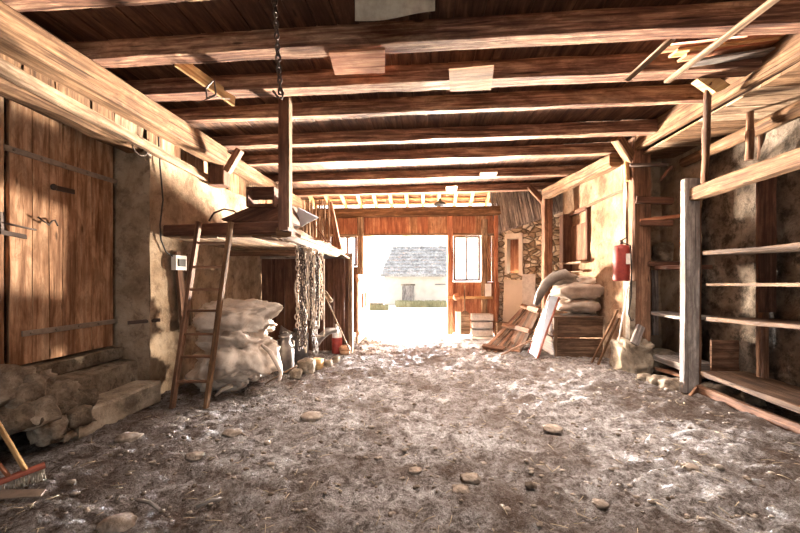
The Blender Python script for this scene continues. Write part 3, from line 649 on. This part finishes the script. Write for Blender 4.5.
# angled rubble wall at the far right
A_ = V((3.36, 9.30, 0)); B_ = V((fx(497)+.02, 10.02, 0)); L_ = (B_-A_).length; ax_ = (B_-A_)/L_; nr = V((ax_.y, -ax_.x, 0))
if nr.y > 0: nr = -nr
w0, w1 = None, None
def onw(px):   # distance along the angled wall for a direction
    u = (px-400)/F; dx, dy = u*CS-SN, u*SN+CS
    # A + s*ax = t*(dx,dy)
    det = ax_.x*(-dy)-(-dx)*ax_.y; s_ = ((-A_.x)*(-dy)-(-dx)*(-A_.y))/det
    t_ = (A_.x+s_*ax_.x)/dx; return s_, t_
def rw(s_, z_, o=0): 
    q = A_+ax_*s_+nr*o; return V((q.x, q.y, z_))
sa, ta = onw(519); sb, tb = onw(507.5); wz0 = 1.5+5/F*ta; wz1 = 1.5+40/F*ta
topl = lambda s_: 3.17-.46*s_/L_
mb = MB()
def rr(a, b): return rw(a, b, .03*noise.fractal(V((a*4, b*4, 2)), .8, 2, 4))
mb.grid(rr, frange(0, sa, .06), frange(-.1, 3.15, .08)); mb.grid(rr, frange(sb, L_, .06), frange(-.1, 2.75, .08))
mb.grid(rr, frange(sa, sb, .06), frange(-.1, wz0, .08)); mb.grid(rr, frange(sa, sb, .06), frange(wz1, 2.9, .08))
struct(mb.build('wall_back', 'rubble', keep=True))
mb = MB(); mb.slab([rw(sa-.25, .1, .035), rw(sb+.1, .1, .035), rw(sb+.1, wz1+.1, .035), rw(sb, wz1+.1, .035), rw(sb, wz0, .035), rw(sa, wz0, .035), rw(sa, wz1, .035), rw(sb, wz1, .035), rw(sb, wz1+.15, .035), rw(sa-.15, wz1+.15, .035)], -nr*.05) if False else None
mb.slab([rw(sa-.22, .05, .045), rw(sa-.22, 1.45, .045), rw(sb+.08, 1.45, .045), rw(sb+.12, .05, .045)], -nr*.04)
tag(mb.build('sunlit_plaster_patch', 'housewall'), 'plaster patch coloured pale for the sunlight below the small window in the rubble wall', 'plaster')  # sun patch on the wall put into the pale plaster colour
mb = MB(); 
for q in ((sa-.1, sa), (sb, sb+.06)): mb.slab([rw(q[0], wz0-.05, .05), rw(q[0], wz1+.1, .05), rw(q[1], wz1+.1, .05), rw(q[1], wz0-.05, .05)], -nr*.45)
mb.slab([rw(sa-.1, wz1, .05), rw(sa-.1, wz1+.12, .05), rw(sb+.06, wz1+.12, .05), rw(sb+.06, wz1, .05)], -nr*.45)
wn = struct(mb.build('window_3', 'housewall', keep=True))
mb = MB(); mb.slab([rw(sa, wz0, -.3), rw(sa, wz1, -.3), rw(sb, wz1, -.3), rw(sb, wz0, -.3)], -nr*.03); o = mb.build('pane', 'orange'); o.parent = wn
mb = MB()
s_ = 0
while s_ < L_-.02:
    wd = random.uniform(.045, .08); mb.beam(rw(s_+wd/2, topl(s_)-.03, .07+random.uniform(0, .02)), rw(s_+wd/2+.18, 3.9, .06), .03, wd-.012, ax_, 4, .01); s_ += wd
mb.slab([rw(0, topl(0)-.05, .03), rw(0, 3.9, .03), rw(L_, 3.9, .03), rw(L_, topl(L_)-.05, .03)], -nr*.03)
mb.build('boarding', 'grey').parent = None
bd = bpy.data.objects['boarding']; tag(bd, 'weathered grey upright boards above the far right rubble wall', 'boards'); bd.name = 'gable_boarding'
sc_, tc_ = onw(536); sd_, td_ = onw(523)
mb = MB(); mb.slab([rw(sc_, .3, .06), rw(sc_, 1.6, .06), rw(sd_, 1.6, .06), rw(sd_, .3, .06)], nr*.02); tag(mb.build('pale_panel', 'zincbox'), 'pale flat panel leaning on the rubble wall behind the pallets', 'panel')

# plates and posts right
ry = lambda Y: 3.66+.0*Y
mb = MB(); mb.beam((3.10, 6.25, 3.42), (2.76, 8.65, 3.42), .2, .22, j=.012, ch=.03); tag(mb.build('wall_plate_beam', 'beam'), 'far right wall plate running from the bracket post to the far post', 'beam')
mb = MB(); mb.beam((3.34, .8, 3.575), (3.31, 6.0, 3.625), .10, .28, j=.008, ch=.015); tag(mb.build('wall_plate_beam', 'beam'), 'near right wall plate rising toward the upper right corner', 'beam')
sb_ = thing('soffit_boarding', 'sloped board soffit between the near right plate and the wall', 'boards', (3.8, 3.5, 3.5))
y = .9
while y < 6.2:
    wd = random.uniform(.2, .3); MB().beam((3.36, y+wd/2, 3.43), (4.10, y+wd/2, 3.45), wd-.008, .03, j=.003).build('board', random.choice(['beam', 'pale', 'beam']), sb_); y += wd
mb = MB(); pts = [V((4.0, 2.0, 3.42)), V((4.0, 3.5, 3.33)), V((3.95, 4.8, 3.28)), V((3.92, 5.9, 3.25))]; mb.tube(pts, [.1, .09, .085, .07], 10); tag(mb.build('wall_log', 'beam'), 'round log lying along the right wall top above the shelves', 'log')
mb = MB(); a = WX(592, 205, 3.30); mb.beam(WX(566, 216, 3.31), WX(629, 187, 3.31), .03, .05); tag(mb.build('wall_batten', 'brown'), 'thin brown batten fixed along the ochre plaster wall', 'batten')
def post(name, a, b, w_, d_, mat, lab, j=.008): 
    mb = MB(); mb.beam(a, b, w_, d_, (0, 1, 0), j=j, ch=.02); return tag(mb.build(name, mat), lab, 'post')
base_z = .52
bkp = thing('bracket_post', 'big brown post on a whitewashed stone base, hung with the red extinguisher', 'post', (3.37, 6.1, base_z))
MB().beam((3.37, 6.10, base_z), (3.37, 6.10, 3.70), .27, .24, (0, 1, 0), j=.008, ch=.02).build('post', 'brown', bkp)
mb = MB(); mb.beam((3.235, 6.20, base_z), (3.225, 6.20, 3.6), .03, .1, (0, 1, 0), j=.01); mb.build('lit_side_strip', 'pale', bkp)['label'] = 'ragged pale strip for the lit side of the post'  # pale wood stands in for light on the post's room side
mb = MB(); mb.blob((3.28, 6.10, .25), (.25, .24, .30), .28, 2.4, 4, 5, .55); tag(mb.build('post_base_stone', 'kerb'), 'whitewashed lumpy stone base under the bracket post', 'stone')
mb = MB(); mb.blob((3.70, 6.15, .18), (.20, .25, .19), .12, 2.4, 4, 8, .5); tag(mb.build('post_base_stone', 'sill'), 'brown stone block directly right of the whitewashed base', 'stone')
fpt = thing('far_post', 'far dark post at the inner end of the right wall beside the sacks', 'post', (3.13, 9.15, 0))
fq = WY(547, 278, 8.75); fpt.location = (fq.x, 8.75, 0)
MB().beam((fq.x, 8.75, 0), (fq.x, 8.75, 3.53), .2, .2, (0, 1, 0), j=.008, ch=.02).build('post', 'brown', fpt)
MB().beam(W(546, 205, 8.65), W(529, 186, 8.6), .12, .1, (0, 1, 0)).build('knee_brace', 'brown', fpt)
mb = MB(); mb.beam(W(634, 165, 5.9), W(617, 138, 5.7), .13, .16, (0, 1, 0)); mb.build('knee_brace', 'beam', bkp)
mb = MB(); mb.tube([W(627, 155, 5.9), W(627, 181, 5.85)], [.04, .035], 8); mb.build('peg', 'yellow', bkp)
for k, (a, b, h_, m_, lab) in enumerate((((630, 165), (668, 165), .035, 'iron', 'top thin iron arm on the bracket post'), ((636, 200), (673, 201), .10, 'darkwood', 'upper stubby wooden arm on the bracket post'), ((640, 221), (680, 216), .05, 'orange', 'lit shelf board fixed between bracket post and shelf post'), ((640, 223), (673, 223), .09, 'darkwood', 'lower dark wooden arm just below the lit board'), ((648, 264), (684, 264), .07, 'darkwood', 'dark arm level with the red extinguisher'))):
    mb = MB(); mb.beam(W(*a, 5.72), W(*b, 5.55), .09, h_, j=.003); mb.build('arm', m_, bkp)['label'] = lab
mb = MB(); mb.beam(W(660, 180, 5.6), W(672, 166, 5.5), .03, .05, (0, 1, 0)); mb.build('strut', 'darkwood', bkp)
MB().beam((3.215, 6.03, base_z), (3.215, 6.03, 1.45), .10, .12, (0, 1, 0), j=.012).build('whitewashed_edge', 'kerb', bkp)['label'] = 'whitewashed lower edge of the post'
# fire extinguisher
fe = thing('fire_extinguisher', 'red fire extinguisher with black hose hung on the bracket post', 'fire extinguisher', W(621, 282, 5.75))
c = W(621.3, 281, 5.78); c.z -= 0
MB().lathe(c, [(0, 0), (.105, 0), (.118, .02), (.118, .50), (.10, .55), (.03, .57), (0, .57)], 20).build('cylinder', 'red', fe)
vv = MB().tube([c+V((-.0, 0, .57)), c+V((0, 0, .64))], .025, 8).build('valve', 'iron', fe); MB().tube([c+V((0, 0, .63)), c+V((.07, -.02, .68))], .012, 6).build('lever', 'iron', vv)
MB().box(c+V((.01, -.128, .26)), c+V((.07, -.112, .42)), 2).build('label_plate', 'white', fe)
MB().tube([c+V((0, -.02, .6)), c+V((.12, -.03, .55)), c+V((.14, -.03, .2)), c+V((.13, -.03, -.25)), c+V((.09, -.03, -.5)), c+V((.13, -.03, -.62)), c+V((.17, -.03, -.6))], .011, 6).build('hose', 'black', fe)
mb = MB(); mb.tube([W(628, 287, 5.75), W(618, 345, 5.9)], .012, 6); tag(mb.build('thin_white_pole', 'white'), 'thin whitish pole hanging below the fire extinguisher', 'pole')
for k, (a, b, lab) in enumerate((((618, 310), (590, 366), 'left of two sticks leaning beside the post base'), ((619, 318), (597, 367), 'right of two sticks leaning beside the post base'))):
    mb = MB(); q = WZ(*b, .0); tp = W(*a, 6.2); mb.beam(q, tp, .03, .035, (0, 1, 0)); tag(mb.build('leaning_stick', 'beam'), lab, 'stick', 'two sticks leaning by the whitewashed stone base')

# ---------------------------------------------------------------- shelving right
XS = 3.50
sh = thing('shelf_post', 'tall weathered grey squared post at the near corner of the shelving', 'post', (3.5, 5.1, 0))
a = W(689, 393, 4.87); MB().beam((a.x, a.y, .0), (a.x+.02, a.y+.0, 2.80), .19, .10, (0, 1, 0), j=.004, ch=.008).build('post', 'grey', sh)
MB().beam((a.x+.15, a.y+.10, .05), (a.x+.15, a.y+.10, 2.6), .08, .12, (0, 1, 0)).build('rear_stud', 'brown', sh)['label'] = 'dark brown stud behind the grey post'
rk = thing('wall_shelving', 'long open plank shelving along the right wall', 'shelving', (3.8, 4.3, 0))
def shelf(py_a, pxa, py_b, depth=.58, th=.04, mat='beam', drop=0, name='shelf', x=XS, yend=2.2):
    p = WX(pxa, py_a, x); q = WX(800, py_b, x); dz = (q.z-p.z)/(q.y-p.y); z2 = p.z+dz*(yend-p.y)
    MB().beam((x+depth/2, p.y, p.z-th/2), (x+depth/2, yend, z2-th/2), depth, th, j=.005, ch=.006, seg=14).build(name, mat, rk); return p, z2
shelf(251, 703, 243, mat='shelf', th=.05)
shelf(283, 706, 283, mat='shelf', th=.035)
shelf(317, 706, 325, mat='shelf', th=.045)
shelf(371, 700, 407, mat='shelf', th=.06)
MB().beam((XS+.05, 5.1, .06), (XS+.05, 2.2, .06), .07, .10, j=.008).build('kick_board', 'brown', rk)
# crossbeam on top
p = WX(699, 193, XS); q = WX(800, 158, XS); MB().beam(V((XS, 5.15, p.z)), V((XS, 2.2, q.z+(q.z-p.z)*.9)), .12, .17, j=.008, ch=.012).build('top_beam', 'beam', rk)['label'] = 'hewn top beam of the shelving'
for Yq in (3.05, 4.0):
    MB().beam((4.02, Yq+.7, .2), (4.02, Yq+.7, 2.7), .08, .1, (0, 1, 0)).build('rear_stud', 'brown', rk)
MB().beam((3.98, 4.6, 1.1), (3.98, 4.6, 2.75), .2, .03, (0, 1, 0)).build('rear_board', 'darkwood', rk)
for k, (px_, y0, y1, d_, lab, r_) in enumerate(((704, 83, 182, 4.98, 'tall thin debarked pole rising from the shelf post to the plate', .04), (749, 112, 160, 4.3, 'second short pole standing on the shelving top beam', .04), (760, 120, 160, 4.6, 'stubby dark pole behind the second pole', .03))):
    mb = MB(); a_ = W(px_, y1, d_); b_ = W(px_+(4 if k == 0 else 1), y0, (3.84, 4.27, 4.5)[k]); mb.tube([a_, a_.lerp(b_, .3)+V((.008, 0, 0)), a_.lerp(b_, .6), a_.lerp(b_, .63)+V((.004, 0, 0)), b_], [r_, r_*.95, r_*1.1, r_*.9, r_*.85], 8); tag(mb.build('shelf_pole', 'brown'), lab, 'pole')
# left shelf bay between bracket post and shelf post
lb = thing('corner_shelf', 'low shelf bay between the bracket post and the grey shelf post', 'shelf', (3.7, 5.7, 0))
def lshelf(a, b, th, dep, mat, x=XS):
    p = WX(*a, x); q = WX(*b, x); MB().beam(p+V((dep/2, 0, 0)), q+V((dep/2, 0, 0)), dep, th, j=.005).build('shelf', mat, lb)
lshelf((641, 312), (680, 318), .04, .5, 'grey'); lshelf((632, 350), (680, 367), .09, .5, 'grey'); lshelf((650, 367), (680, 376), .04, .4, 'brown'); lshelf((655, 268), (682, 267), .06, .4, 'darkwood')
MB().beam(W(654, 270, 6.2), W(655, 335, 6.2), .1, .06, (0, 1, 0)).build('upright', 'grey', lb)
mb = MB(); mb.beam(W(641, 326, 5.7), W(634, 344, 5.6), .12, .05, (0, 1, 0)); tag(mb.build('propped_board', 'grey'), 'small pale board propped on the low corner shelf', 'board')
mb = MB(); a = W(704, 372, 5.0); mb.box((a.x+.02, 5.16, .255), (a.x+.40, 5.19, .68), 0); tag(mb.build('square_board', 'brown'), 'square brown board standing on the bottom shelf behind the grey post', 'board')
mb = MB(); mb.blob(W(667, 252, 6.1), (.2, .15, .16), .12, 2, 3, 4, .5); tag(mb.build('stone_block', 'stone'), 'pale stone block on the high corner shelf', 'stone')
for k, (px_, py_, s_, lab) in enumerate(((668, 388, .13, 'grey rubble lump left of the shelf post foot'), (655, 384, .11, 'pale rubble lump under the low corner shelf'), (640, 380, .08, 'small rubble lump right of the whitewashed base'), (705, 392, .10, 'rubble lump right of the shelf post foot'), (722, 396, .13, 'rubble lump beneath the bottom shelf'), (745, 404, .11, 'farther right rubble lump beneath the bottom shelf'))):
    q = WZ(px_, py_, .03); mb = MB(); mb.blob(q+V((.12, .1, 0)), (s_*1.3, s_, s_*.8), .3, 2, 3, k+40, .8); tag(mb.build('rubble_lump', 'stone'), lab, 'stone', 'rubble at the foot of the shelving')
mb = MB(); mb.beam(W(684, 404, 4.7)-V((0, 0, .0)), WZ(697, 388, .08), .04, .05); tag(mb.build('wood_offcut', 'brown'), 'small reddish wood offcut lying at the shelf post foot', 'offcut')
# small board + laths + stacked boards at ceiling, right
mb = MB(); mb.slab([W(697, 79, 3.8), W(709, 71, 3.8), W(731, 85, 3.85), W(716, 92, 3.85)], (0, .09, 0)); tag(mb.build('pole_cap_board', 'yellow'), 'small fresh yellow board on top of the tall thin pole', 'board')
for a, b, lab in (((W(673, 38, 3.2), W(627, 80, 3.62)), .055, 'shorter pale lath hanging slantwise below the joists on the right'), ((W(779, -4, 2.55), W(667, 82, 3.66)), .055, 'longer pale lath slanting to the top right corner')):
    mb = MB(); mb.beam(a[0], a[1], .06, .025, j=.002, ch=.003); tag(mb.build('slanted_lath', 'pale'), lab, 'lath', 'two slanted laths under the joists')
for k in range(4):
    y0 = (49, 53, 57, 62)[k]; mb = MB(); mb.beam(W(664+k*9, y0+k*.5, 3.40+k*.04), W(782-k*4, y0-13-k*.5+ (k == 3)*4, 3.40+k*.04), .12, .022, j=.002); tag(mb.build('stored_board', ('orange', 'yellow', 'orange', 'grey')[k]), ('uppermost orange board stored on the right joists', 'second yellow board stored on the right joists', 'third orange board stored on the right joists', 'lowest grey board stored under the orange ones')[k], 'board', 'boards stored between the right joists')
# scraps on joists
for q, m_, lab in (((329, 53, 385, 50, 385, 73, 335, 75), 'orange', 'rectangular pale board scrap under the first full joist'), ((449, 71, 494, 67, 491, 90, 450, 92), 'beam', 'trapezoid pale board scrap nailed to the second joist'), ((480, 173, 497.5, 172, 496, 176, 480, 177), 'pale', 'small pale scrap on the sixth joist'), ((446, 187, 457, 186, 457, 190.5, 446, 191), 'pale', 'smallest pale scrap near the last joist')):
    k = {329: 1, 449: 2, 480: 6, 446: 7}[q[0]]; d_ = sp[k][0]-.03
    pts = [WZ(q[i], q[i+1], 3.475) for i in range(0, 8, 2)]
    mb = MB(); mb.slab(pts, (0, 0, .02)); tag(mb.build('board_scrap', m_), lab, 'board scrap', 'board scraps nailed to the joists')
mb = MB(); mb.grid(lambda a, b: W(355+a*80, -6+b*(27-a*8)+2*math.sin(a*5), 2.72+.06*b+.02*math.sin(a*9)), lin(0, 1, 14), lin(0, 1, 6)); o = mb.build('hanging_cloth', 'web'); md = o.modifiers.new('s', 'SOLIDIFY'); md.thickness = .008; tag(o, 'dusty grey cloth sagging from the ceiling at the top edge', 'cloth')
# ---------------------------------------------------------------- right middle: bin, sacks, board, pallets
c0 = WZ(553, 358, 0); 
bn = thing('feed_bin', 'low wooden bin against the right wall carrying brown sacks', 'bin', (c0.x+.5, c0.y+.3, 0))
x0 = c0.x+.02; y0 = c0.y; x1 = 3.30; y1 = y0+.8; top = 1.5+(278-318)/F*7.1
for k in range(2):
    MB().box((x0, y0, .02+k*.37), (x1, y0+.035, .37+k*.37), 0).build('front_plank', 'shelf', bn); MB().box((x0, y0+.04, .02+k*.37), (x0+.035, y1, .37+k*.37), 1).build('side_plank', 'shelf', bn)
MB().box((x0-.02, y0-.02, .745), (x1, y1, .78), 0).build('lid', 'shelf', bn)
MB().beam((x0+.02, y0-.01, 0), (x0+.02, y0-.01, .75), .06, .04, (0, 1, 0)).build('corner_post', 'shelf', bn)
dS = c0.y+.35
for (px_, py_, s_, m_, seed, lab) in ((578, 318, (.36, .26, .10), 'tarp', 3, 'dark flattened sack lowest on the wooden bin'), (578, 306, (.40, .28, .13), 'sackbrown', 5, 'brown stuffed sack in the middle of the bin pile'), (577, 291, (.44, .28, .15), 'sackbrown', 9, 'upper brown sack bulging over the bin pile'), (563, 279, (.26, .22, .11), 'tarp', 14, 'dark crumpled sack at the top left of the bin pile'), (583, 281, (.20, .18, .09), 'sack', 17, 'small bluish white bag on top of the bin pile')):
    o = sackmesh(WY(px_, py_, dS), s_, seed, .2, .1, sub=4, sq=.7).build('filled_sack', m_); tag(o, lab, 'sack', 'sacks piled on the wooden bin')
mb = MB(); pts = [WY(x_, y_, 6.75) for x_, y_ in ((536, 305), (540, 294), (546, 284), (555, 277), (565, 274), (572, 278))]; mb.tube(pts, [.05, .075, .09, .10, .09, .05], 12); tag(mb.build('rolled_tarpaulin', 'tarp'), 'grey tarpaulin roll arching down over the left of the sacks', 'tarpaulin')
lb_ = thing('leaning_board', 'pale blue faced board with red edge leaning on the bin', 'board', WZ(533, 357, 0))
a, b, c, d = WZ(528, 354, .0), WZ(536, 359, .0), W(558, 297, 6.62), W(549.5, 295, 6.72)
MB().slab([a, b, c, d], (.0, .025, .0)).build('panel', 'whitebrd', lb_); MB().beam(b+V((.02, 0, 0)), c+V((.02, 0, 0)), .03, .035, (0, 1, 0)).build('edge_strip', 'red2', lb_); MB().beam(a+V((-.0, 0, 0)), d, .03, .035, (0, 1, 0)).build('edge_strip', 'red2', lb_)
def pallet(bl, br, tr, tl, lab):
    r = thing('leaning_pallet', lab, 'pallet', bl, 'pallets leaning on the bin'); n = (br-bl).cross(tl-bl).normalized()*.05
    for k in range(3):
        t_ = .06+k*.44; MB().beam(bl.lerp(tl, t_)+n*.6, br.lerp(tr, t_)+n*.6, .09, .07, n).build('runner', 'brown', r)
    for k in range(4):
        t_ = (k+.5)/4; MB().beam(bl.lerp(br, t_)-n*.2, tl.lerp(tr, t_)-n*.2, .085, .02, n).build('slat', 'shelf' if k % 2 else 'brown', r)
pallet(WZ(481, 350, 0), WZ(502, 353, 0), W(541, 309, 8.0), W(524, 304, 8.3), 'left weathered pallet leaning low toward the gateway')
pallet(WZ(503, 351, 0), WZ(520, 354, 0), W(541, 309, 7.2), W(531, 306, 7.6), 'right pallet leaning between the left pallet and the blue board')
mb = MB(); mb.beam(WZ(501, 355, .02), W(530, 341, 7.2), .05, .03); tag(mb.build('low_plank', 'brown'), 'thin plank lying before the right pallet', 'plank')
# window recess in ochre wall, with shutter
r = bpy.data.objects.new('window_4', None); COL.objects.link(r); p = WX(566, 262, 3.33); q = WX(588, 214, 3.33); r.location = (3.33, p.y, p.z); struct(r)
ya, yb = q.y, p.y; z0_, z1_ = 1.5+16/F*8, 1.5+66/F*8.2
fr_ = MB(); fr_.box((3.30, ya-.02, z0_), (3.36, ya+.05, z1_), 2); fr_.box((3.16, yb-.30, z0_-.3), (3.36, yb-.05, z1_), 2); fr_.box((3.28, ya, z1_-.06), (3.36, yb, z1_), 1); fr_.build('window_frame', 'darkwood', r)
MB().box((3.325, ya, z0_), (3.345, yb, z1_-.3), 2).build('inner_board', 'brown', r); MB().box((3.22, ya, 1.62), (3.34, yb-.3, 1.65), 1).build('ledge', 'pale', r)
mb = MB(); mb.beam((3.22, ya-.1, z0_-.02), (3.22, yb, z0_-.02), .16, .04); tag(mb.build('window_sill_board', 'pale'), 'narrow sill board below the dark window recess', 'sill')
# ---------------------------------------------------------------- far right small stuff
def crate(x, y, z, w_, d_, h_, mat, lab, grp=None):
    r = thing('stacking_crate' if grp else 'wooden_crate', lab, 'crate', (x, y, z), grp)
    for (lo, hi, nm) in (((-w_/2, -d_/2, 0), (w_/2, -d_/2+.02, h_), 'side'), ((-w_/2, d_/2-.02, 0), (w_/2, d_/2, h_), 'side'), ((-w_/2, -d_/2+.02, 0), (-w_/2+.02, d_/2-.02, h_), 'side'), ((w_/2-.02, -d_/2+.02, 0), (w_/2, d_/2-.02, h_), 'side'), ((-w_/2+.02, -d_/2+.02, 0), (w_/2-.02, d_/2-.02, .02), 'bottom')):
        MB().box(V(lo)+V((x, y, z)), V(hi)+V((x, y, z)), 0 if hi[0]-lo[0] > hi[1]-lo[1] else 1).build(nm, mat, r)
for k in range(3):
    crate(fx(480), 9.72, .02+k*.195, .54-.03*(k % 2), .34, .16, 'zincbox', ('lowest', 'middle', 'topmost')[k]+' pale grey crate stacked under the two pane window', 'pale crates stacked by the front wall')
crate(fx(499), 9.45, .02, .36, .3, .36, 'pale', 'wooden crate on the floor between the pale crates and the rubble wall')
sv = thing('shovel', 'pale wooden shovel leaning under the two pane window', 'shovel', (fx(464), 9.7, 0))
q = V((fx(464), 9.72, .02)); MB().slab([q+V((-.13, 0, 0)), q+V((.13, 0, 0)), q+V((.12, .05, .55)), q+V((.03, .06, .62)), q+V((-.03, .06, .62)), q+V((-.12, .05, .55))], (0, .02, 0)).build('blade', 'pale', sv); MB().tube([q+V((0, .06, .55)), q+V((0, .17, 1.3))], .018, 8).build('handle', 'pale', sv)
mb = MB(); mb.blob((fx(456), 9.8, 1.0), (.10, .07, .1), .1, 2, 2, 1); tag(mb.build('orange_bucket', 'orange'), 'small orange lump hanging on the rail by the gateway post', 'bag')
mb = MB(); mb.box((fx(455), 9.72, .02), (fx(460), 9.76, .62), 2); tag(mb.build('short_board', 'white'), 'short white board standing beside the shovel', 'board')
mb = MB(); mb.box((fx(484), 9.80, 1.02), (fx(490), 9.86, 1.35), 2); tag(mb.build('white_box', 'white'), 'small white box on the rail above the pale crates', 'box')

# ---------------------------------------------------------------- loose ground litter (uncountable)
def scatter(n, fn_, mat, name, lab, cat):
    mb = MB(); 
    for i in range(n):
        y = 1.7+7.5*random.random()**1.6; x = random.uniform(-3.0, 3.3); fn_(mb, x, y, fz(x, y), i)
    o = mb.build(name, mat, keep=True); tag(o, lab, cat, kind='stuff')
def clod(mb, x, y, z, i):
    r = random.uniform(.006, .02)*(1.8 if random.random() < .05 else 1); mb.blob((x, y, z+r*.3), (r*random.uniform(.8, 1.6), r, r*.7), .4, 1.5, 1, i, .8)
scatter(1500, clod, 'clod', 'earth_clods', 'crumbs of dry earth and gravel strewn over the barn floor', 'clods')
def strw(mb, x, y, z, i):
    a = random.uniform(0, 6.28); L = random.uniform(.03, .11); d = V((math.cos(a), math.sin(a), 0)); p = V((x, y, z+.012)); mb.tube([p-d*L/2, p+V((0, 0, .006)), p+d*L/2+V((0, 0, random.uniform(-.004, .02)))], .0022, 3)
scatter(700, strw, 'straw', 'straw_litter', 'bits of straw and twigs strewn over the barn floor', 'straw')
stones = [(128, 440, .09, 'low rounded stone sunk in the earth before the kerb'), (118, 527, .085, 'pale flat stone cut by the bottom edge'), (460, 492, .05, 'small dark stone at the bottom centre'), (600, 502, .045, 'small grey pebble in the right foreground'), (312, 418, .10, 'low dusty mound stone left of the lane'),
          (415, 470, .045, 'dark pebble in the middle foreground'), (232, 432, .07, 'flat dark stone in front of the ladder foot'), (553, 430, .07, 'half buried stone in the middle right of the floor'), (470, 480, .06, 'pale flat stone in the lower centre'), (690, 470, .05, 'brown pebble in the right foreground before the shelving'), (195, 455, .06, 'half sunk stone in the left foreground')]
for k, (px_, py_, s_, lab) in enumerate(stones):
    q = WZ(px_, py_, 0); q.z = fz(q.x, q.y); mb = MB(); mb.blob(q+V((0, 0, s_*.15)), (s_*1.2, s_, s_*.45), .25, 1.5, 3, k+60, .85); tag(mb.build('floor_stone', 'clod'), lab, 'stone', 'loose stones on the barn floor')

# ---------------------------------------------------------------- outside
hs = thing('old_outbuilding', 'low pale outbuilding with a stone slab roof across the yard', 'building', (1, 33, -.9))
def out(px, py, d): return W(px, py, d)
gx0 = W(384, 278, 32).x; gx1 = W(451, 278, 32).x; gy = 32
MB().box((gx0, gy, -1.1), (gx1, gy+6, 1.72), 0, 0, .01).build('wall', 'housewall', hs)
mb = MB(); mb.slab([V((gx0-.3, gy-.5, 1.62)), V((gx1, gy-.5, 1.62)), V((gx1, gy+3, 4.5)), V((gx0+.6, gy+3, 4.5))], (0, 0, .15)); mb.build('roof', 'roofstone', hs)
mb = MB()
for k in range(9):
    for i in range(30):
        x_ = gx0-.3+.1*k+i*.42+random.uniform(-.05, .05)
        if x_ > gx1-.2: break
        t_ = k/9; mb.box((x_, gy-.55+t_*3.5, 1.77+t_*2.88), (x_+.36, gy-.1+t_*3.5, 1.86+t_*2.88+random.uniform(0, .05)), 0, .01, .01)
mb.build('roof_slab', 'roofstone', hs)['kind'] = 'stuff'
a = W(402, 285, 31.9); b = W(414, 303, 31.9); MB().box((a.x, gy-.06, -1.0), (b.x, gy, .85), 2).build('door', 'grey', hs); MB().box((a.x-.1, gy-.09, .85), (b.x+.1, gy, .98), 0).build('lintel', 'stone', hs)
mb = MB(); a = W(435, 284, 31.9); MB().box((a.x, gy-.06, .9), (a.x+.9, gy, 1.0), 0).build('ledge', 'grey', hs)
mb = MB(); 
for i in range(2600):
    px_ = random.uniform(396, 448); q = W(px_, 300, random.uniform(26.5, 30.5)); q.z = gz(q.x, q.y); h_ = random.uniform(.15, .5); mb.beam(q, q+V((random.uniform(-.12, .12), 0, h_)), .03, .01, (0, 1, 0), 1, 0, .002)
tag(mb.build('grass_strip', 'grass', keep=True), 'strip of dry green grass before the outbuilding', 'grass', kind='stuff')
mb = MB(); a = W(367, 303, 24); b = W(383, 312, 24); mb.box((a.x-4, a.y, gz(a.x, a.y)-.1), (b.x, a.y+.4, a.z), 0, .01, .02); tag(mb.build('garden_wall', 'stone'), 'low stone garden wall left of the outbuilding', 'wall')
mb = MB(); 
for i in range(900):
    q = W(random.uniform(360, 388), 309, random.uniform(22.5, 23.8)); q.z = gz(q.x, q.y); mb.beam(q, q+V((random.uniform(-.1, .1), 0, random.uniform(.1, .35))), .03, .01, (0, 1, 0), 1, 0, .002)
tag(mb.build('grass_tuft', 'grass', keep=True), 'green grass at the foot of the garden wall', 'grass', kind='stuff')
# rear of the barn: unseen wall, with an opening added behind the viewer for fill light
mb = MB(); mb.box((-4.2, -7.05, 2.6), (4.3, -6.95, 4.6), 0); mb.box((-4.2, -7.05, 0), (-2.6, -6.95, 2.6), 2); mb.box((2.6, -7.05, 0), (4.3, -6.95, 2.6), 2); struct(mb.build('wall_rear', 'darkwall', keep=True))
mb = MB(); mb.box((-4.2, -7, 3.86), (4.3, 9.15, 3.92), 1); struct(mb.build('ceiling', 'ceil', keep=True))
mb = MB(); mb.grid(lambda a, b: (a, b, -.03), [-20, 20], [-30, -6.95]); struct(mb.build('ground_outside', 'outground', keep=True))
